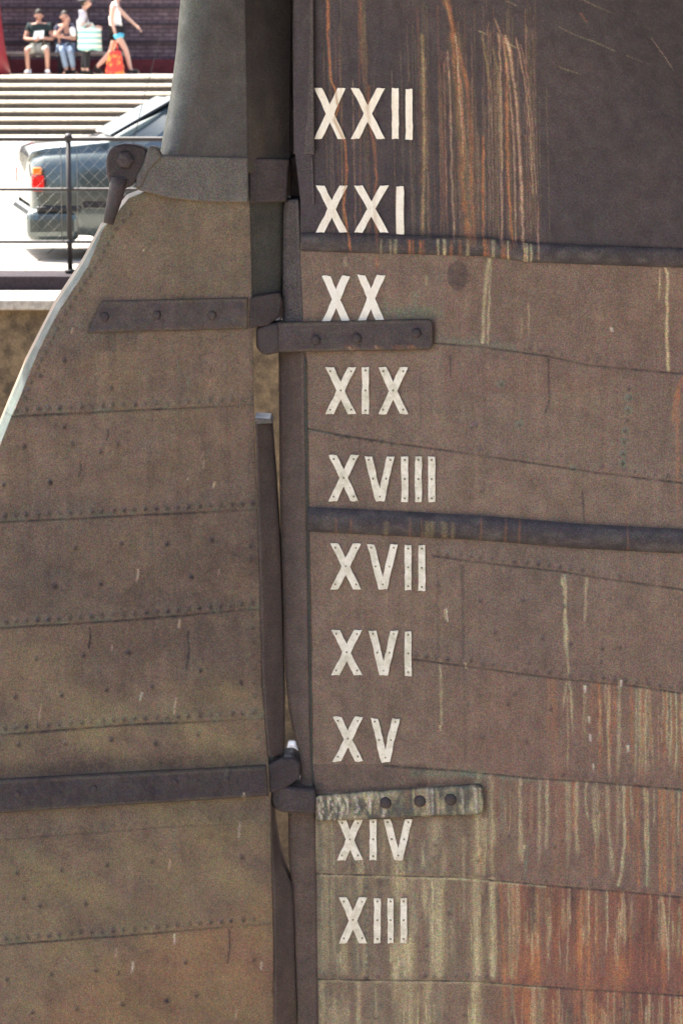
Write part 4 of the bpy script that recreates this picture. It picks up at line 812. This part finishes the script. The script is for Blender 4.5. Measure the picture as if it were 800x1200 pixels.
def person(base, label, J, face, skin, wear, group=None):
    """J joint positions relative to base; face = unit vector the face looks along; wear = clothes"""
    p = empty('person', base, label, 'person', group)
    r = dict(pelvis=.13, waist=.115, chest=.135, neckb=.06, neck=.052, sh=.062, el=.042, wr=.028, hip=.088, kn=.056, an=.040, toe=.032)
    G = {'pelvis': (J['pelvis'], r['pelvis']), 'waist': (lerp(J['pelvis'], J['chest'], .45), r['waist']), 'chest': (J['chest'], r['chest']), 'neckb': (lerp(J['chest'], J['head'], .42), r['neckb']), 'neck': (lerp(J['chest'], J['head'], .72), r['neck'])}
    Ed = [('pelvis', 'waist'), ('waist', 'chest'), ('chest', 'neckb'), ('neckb', 'neck')]
    for s in 'LR':
        G['sh' + s] = (J['sh' + s], r['sh']); G['el' + s] = (J['el' + s], r['el']); G['wr' + s] = (J['wr' + s], r['wr']); Ed += [('chest', 'sh' + s), ('sh' + s, 'el' + s), ('el' + s, 'wr' + s)]
        hip = J['hip' + s]; G['hip' + s] = (hip, r['hip']); G['kn' + s] = (J['kn' + s], r['kn']); G['calf' + s] = (lerp(J['kn' + s], J['an' + s], .35), .053); G['an' + s] = (J['an' + s], r['an']); G['toe' + s] = (J['toe' + s], r['toe'])
        Ed += [('pelvis', 'hip' + s), ('hip' + s, 'kn' + s), ('kn' + s, 'calf' + s), ('calf' + s, 'an' + s), ('an' + s, 'toe' + s)]
        w_ = Vector(J['wr' + s]); d = (w_ - Vector(J['el' + s])).normalized(); side_ = d.cross(Vector(face)).normalized()
        if side_.length < .1: side_ = Vector((1, 0, 0))
        pm = w_ + d * .075; G['palm' + s] = (tuple(pm), .030); Ed.append(('wr' + s, 'palm' + s))
        curl = d.cross(side_) * .02
        for f in range(4):
            off_ = side_ * (.033 - .022 * f); L_ = (.075, .085, .08, .062)[f]; a_ = pm + off_ + d * .03; b_ = a_ + d * L_ * .55 + curl * .4; c_ = b_ + d * L_ * .4 + curl
            G[f'f{f}a{s}'] = (tuple(a_), .010); G[f'f{f}b{s}'] = (tuple(b_), .009); G[f'f{f}c{s}'] = (tuple(c_), .008); Ed += [('palm' + s, f'f{f}a{s}'), (f'f{f}a{s}', f'f{f}b{s}'), (f'f{f}b{s}', f'f{f}c{s}')]
        a_ = w_ + d * .05 + side_ * .045; b_ = a_ + d * .04 + side_ * .02 + curl; G['ta' + s] = (tuple(a_), .012); G['tb' + s] = (tuple(b_), .010); Ed += [('palm' + s, 'ta' + s), ('ta' + s, 'tb' + s)]
    skin_obj('body', G, Ed, skin, p)
    # head
    h = Vector(J['head']); f = Vector(face).normalized(); sd = f.cross(Vector((0, 0, 1))).normalized(); upv = sd.cross(f)
    bm = bmesh.new(); bmesh.ops.create_uvsphere(bm, u_segments=20, v_segments=14, radius=1)
    for v in bm.verts:
        c = v.co.copy(); wj = 1 - .28 * max(0, -c.z); v.co = h + sd * (c.x * .077 * wj) + f * (c.y * .096 * (1 - .12 * max(0, -c.z))) + upv * (c.z * .118)
        if c.y > .93 and abs(c.z + .1) < .22 and abs(c.x) < .2: v.co += f * .022
    for s in (-1, 1): bmesh.ops.create_uvsphere(bm, u_segments=8, v_segments=6, radius=.024, matrix=Matrix.Translation(h + sd * s * .078 - upv * .01))
    hd = bm_obj('head', bm, skin, p, True, world_space=False)
    for s in (-1, 1): bm = bmesh.new(); bmesh.ops.create_uvsphere(bm, u_segments=8, v_segments=6, radius=.013, matrix=Matrix.Translation(h + sd * s * .032 + f * .084 + upv * .012)); bm_obj('eye', bm, M['eye'], hd, True, world_space=False)
    bm = bmesh.new(); bmesh.ops.create_uvsphere(bm, u_segments=8, v_segments=6, radius=.018, matrix=Matrix.Translation(h + f * .080 - upv * .055) @ Matrix.Diagonal((1.2, 1, .45, 1))); bm_obj('mouth', bm, M['lips'], hd, True, world_space=False)
    bm = bmesh.new(); bmesh.ops.create_uvsphere(bm, u_segments=20, v_segments=14, radius=1)
    long_ = wear.get('long', 0)
    for v in bm.verts:
        c = v.co.copy(); v.co = h + sd * c.x * .086 + f * (c.y * .102 - .014) + upv * (c.z * (.122 if c.z > 0 else .095 + long_) + .014)
    kill = [v for v in bm.verts if (v.co - h).dot(f) > .045 and (v.co - h).dot(upv) < .065]; bmesh.ops.delete(bm, geom=kill, context='VERTS')
    bm_obj('hair', bm, M['hair'], p, True, world_space=False)
    def grow(keys, dr, ext=None):
        return {k: (G[k][0], G[k][1] + dr) for k in keys if k in G}
    if 'top' in wear:
        mt, sleeve = wear['top']; g2_ = grow(['waist', 'pelvis', 'chest', 'neckb', 'shL', 'shR'], .018); g2_['pelvis'] = (lerp(G['pelvis'][0], G['waist'][0], .3), .145); g2_['neckb'] = (lerp(G['chest'][0], G['neckb'][0], .6), .085); e2 = [('waist', 'pelvis'), ('waist', 'chest'), ('chest', 'neckb'), ('chest', 'shL'), ('chest', 'shR')]
        for s in 'LR':
            if sleeve: g2_['sl' + s] = (lerp(J['sh' + s], J['el' + s], min(1, sleeve)), .058 if sleeve < .9 else .052); e2.append(('sh' + s, 'sl' + s))
            if sleeve > 1.01: g2_['cf' + s] = (lerp(J['el' + s], J['wr' + s], .9), .042); e2.append(('sl' + s, 'cf' + s))
        skin_obj('shirt', g2_, e2, mt, p)
    if 'legs' in wear:
        mt, ln = wear['legs']; g2_ = grow(['pelvis', 'hipL', 'hipR'], .020); e2 = []
        for s in 'LR':
            e2.append(('pelvis', 'hip' + s)); g2_['th' + s] = (lerp(J['hip' + s], J['kn' + s], min(ln, 1)), .088 if ln < 1 else .072); e2.append(('hip' + s, 'th' + s))
            if ln > 1: g2_['cu' + s] = (lerp(J['kn' + s], J['an' + s], .9), .062); e2.append(('th' + s, 'cu' + s))
        skin_obj('trousers' if ln > 1 else 'shorts', g2_, e2, mt, p)
    for s in 'LR':
        a_, t_ = Vector(J['an' + s]), Vector(J['toe' + s]); heel = a_ + (a_ - t_).normalized() * .04
        skin_obj('shoe', {'a': (tuple(a_ + Vector((0, 0, -.02))), .048), 'h': (tuple(heel + Vector((0, 0, -.03))), .042), 'b': (tuple(lerp(a_, t_, .6)), .046), 't': (tuple(t_), .04)}, [('a', 'h'), ('a', 'b'), ('b', 't')], wear['shoe'], p)
    return p
YP = YST + 3.55
def PB(px, Y=YP): q = at(px, 88, Y); return (q.x, Y, ZT)
# seated man
seat = dict(pelvis=(0, .0, .50), chest=(0, -.02, .93), head=(0, -.07, 1.20), shL=(-.20, -.02, 1.00), shR=(.20, -.02, 1.00), elL=(-.29, -.12, .72), elR=(.29, -.12, .72), wrL=(-.10, -.34, .72), wrR=(.12, -.34, .74),
            hipL=(-.10, -.06, .50), hipR=(.10, -.06, .50), knL=(-.22, -.46, .52), knR=(.20, -.46, .52), anL=(-.20, -.42, .08), anR=(.20, -.42, .08), toeL=(-.24, -.58, .04), toeR=(.24, -.58, .04))
YSIT = YB - .9
def PB2(px): q = at(px, 88, YSIT); return (q.x, YSIT, ZT)
person(PB2(47), 'seated man in dark T-shirt and pale shorts reading a sheet of paper', seat, (0, -.9, -.35), M['skin2'], dict(top=(CL['teal'], .55), legs=(CL['khaki'], .85), shoe=CL['trainer']))
bs = PB2(47); bm = bmesh.new(); quad(bm, [(bs[0] - .09, bs[1] - .46, ZT + .72), (bs[0] + .12, bs[1] - .46, ZT + .74), (bs[0] + .14, bs[1] - .40, ZT + .90), (bs[0] - .06, bs[1] - .40, ZT + .88)], (0, -.003, 0)); props(bm_obj('sheet_of_paper', bm, CL['paper']), 'white sheet of paper held by the seated man', 'paper')
s2 = dict(seat); s2.update(head=(0, -.06, 1.17), shL=(-.16, 0, .97), shR=(.16, 0, .97), chest=(0, 0, .90), elL=(-.20, -.20, .76), wrL=(0.0, -.24, 1.0), elR=(.24, -.16, .72), wrR=(.02, -.30, .76), knL=(-.02, -.44, .52), knR=(.14, -.46, .50), anL=(.06, -.46, .08), anR=(.20, -.40, .08), toeL=(.02, -.62, .04), toeR=(.28, -.54, .04), hipL=(-.08, -.05, .5), hipR=(.08, -.05, .5))
person(PB2(77), 'seated dark-haired person in dark patterned top and pale jeans with a hand to the chin', s2, (.1, -1, -.15), M['skin2'], dict(top=(CL['navy'], .6), legs=(CL['jeans'], 1.5), shoe=CL['shoe'], long=.05))
bs = PB2(84); skin_obj('white_bag', {'a': ((bs[0] + .02, bs[1] - .15, ZT + .98), .05), 'b': ((bs[0] + .06, bs[1] - .18, ZT + .86), .09), 'c': ((bs[0] + .08, bs[1] - .2, ZT + .76), .07)}, [('a', 'b'), ('b', 'c')], CL['white'], None)
props(bpy.data.objects['white_bag'], 'small white bag hugged against the chest of the seated person in jeans', 'bag')
# standing older woman in a hat, in profile
st = dict(pelvis=(-.03, 0, .82), chest=(-.04, 0, 1.18), head=(.03, 0, 1.45), shL=(-.05, .15, 1.25), shR=(-.03, -.15, 1.25), elL=(.02, .20, 1.0), elR=(-.02, -.22, .99), wrL=(.20, .10, .96), wrR=(.20, -.14, .96),
          hipL=(-.02, .09, .80), hipR=(-.02, -.09, .80), knL=(.0, .09, .45), knR=(.05, -.09, .45), anL=(-.06, .09, .08), anR=(.04, -.09, .08), toeL=(.10, .09, .04), toeR=(.20, -.09, .04))
w = person(PB(100), 'standing older person in grey hat, pale top and black trousers, seen side-on', st, (1, -.1, -.1), M['skin'], dict(top=(CL['lilac'], .9), legs=(CL['black'], 1.6), shoe=CL['shoe']))
bm = bmesh.new(); tube(bm, [(.02, 0, 1.50), (.02, 0, 1.515)], .165, 20); tube(bm, [(.015, 0, 1.51), (.015, 0, 1.60)], .108, 20, .085); bm_obj('hat', bm, CL['grey'], w, bevel=.012, world_space=False)
ms = mat('striped_towelling', (.7, .7, .7), .9); g_ = NG(ms); sx = g_.n.new('ShaderNodeSeparateXYZ'); g_.l.new(g_.tc.outputs['Object'], sx.inputs[0]); wv = g_.math('FRACT', g_.math('MULTIPLY', sx.outputs[2], 9.0), 0)
g_.out(g_.mix(g_.ramp(wv, .42, .5), (.72, .72, .62), (.22, .48, .46)))
bw = PB(105, YP - .28); bm = bmesh.new(); box(bm, -.22, .24, -.07, .07, .50, .95); bmesh.ops.subdivide_edges(bm, edges=bm.edges, cuts=4, use_grid_fill=True)
for v in bm.verts: v.co.x *= 1 + .12 * (.95 - v.co.z); v.co.y *= 1.5 - abs(v.co.x) * 3; v.co.z += .02 * math.sin(v.co.x * 22)
tube(bm, [(-.12, 0, .94), (-.06, .06, 1.04), (.06, .06, 1.04), (.12, 0, .94)], .012, 6)
o = props(bm_obj('striped_bag', bm, ms, None, True), 'white and aqua striped bag carried in front of the person in the grey hat', 'bag'); o.location = bw
# walking person
wk = dict(pelvis=(.0, 0, .88), chest=(-.04, 0, 1.28), head=(.06, -.01, 1.62), shL=(-.04, .18, 1.40), shR=(-.04, -.18, 1.40), elL=(.20, .22, 1.16), wrL=(.38, .18, 1.0), elR=(-.08, -.23, 1.10), wrR=(.0, -.25, .84),
          hipL=(.02, .09, .86), hipR=(.0, -.09, .86), knR=(.20, -.09, .50), anR=(.29, -.09, .10), toeR=(.46, -.09, .07), knL=(-.13, .09, .46), anL=(-.42, .09, .16), toeL=(-.30, .09, .04))
bw = PB(137, YP - .5); person(bw, 'walking person in white vest and black shorts striding to the right', wk, (1, -.15, -.05), M['skin'], dict(top=(CL['white'], 0), legs=(CL['black'], .45), shoe=CL['shoe']))
mr = mat('red_plastic', (.62, .05, .03), .35); g_ = NG(mr); g_.out(g_.mix(g_.ramp(g_.noise(9, 3), .52, .58), (.62, .045, .03), (.72, .28, .06)))
bm = bmesh.new(); box(bm, -.16, .17, -.06, .06, .02, .50); bmesh.ops.subdivide_edges(bm, edges=bm.edges, cuts=5, use_grid_fill=True)
for v in bm.verts: t = v.co.z / .5; v.co.x = v.co.x * (1.12 - .55 * max(0, t - .25)) + .01 * math.sin(v.co.z * 40); v.co.y *= 1.4 - .6 * t
tube(bm, [(-.05, 0, .49), (-.03, 0, .62), (.03, 0, .74), (.05, 0, .60), (.06, 0, .49)], .012, 6)
o = props(bm_obj('carrier_bag', bm, mr, None, True), 'red and orange plastic carrier bag hanging from the hand of the walking person', 'bag'); o.location = (bw[0] - .02, bw[1] - .27, ZT)
bm = bmesh.new(); tube(bm, [(-.05, 0, 0), (0, 0, .02), (.07, 0, .05), (.14, 0, .03)], .045, 10, .05); o = props(bm_obj('blue_bundle', bm, cloth('blue_cloth', (.08, .32, .45)), None, True), 'small blue folded cloth in the hand of the walking person', 'cloth'); o.location = (bw[0] + .03, bw[1] - .33, ZT + .76)
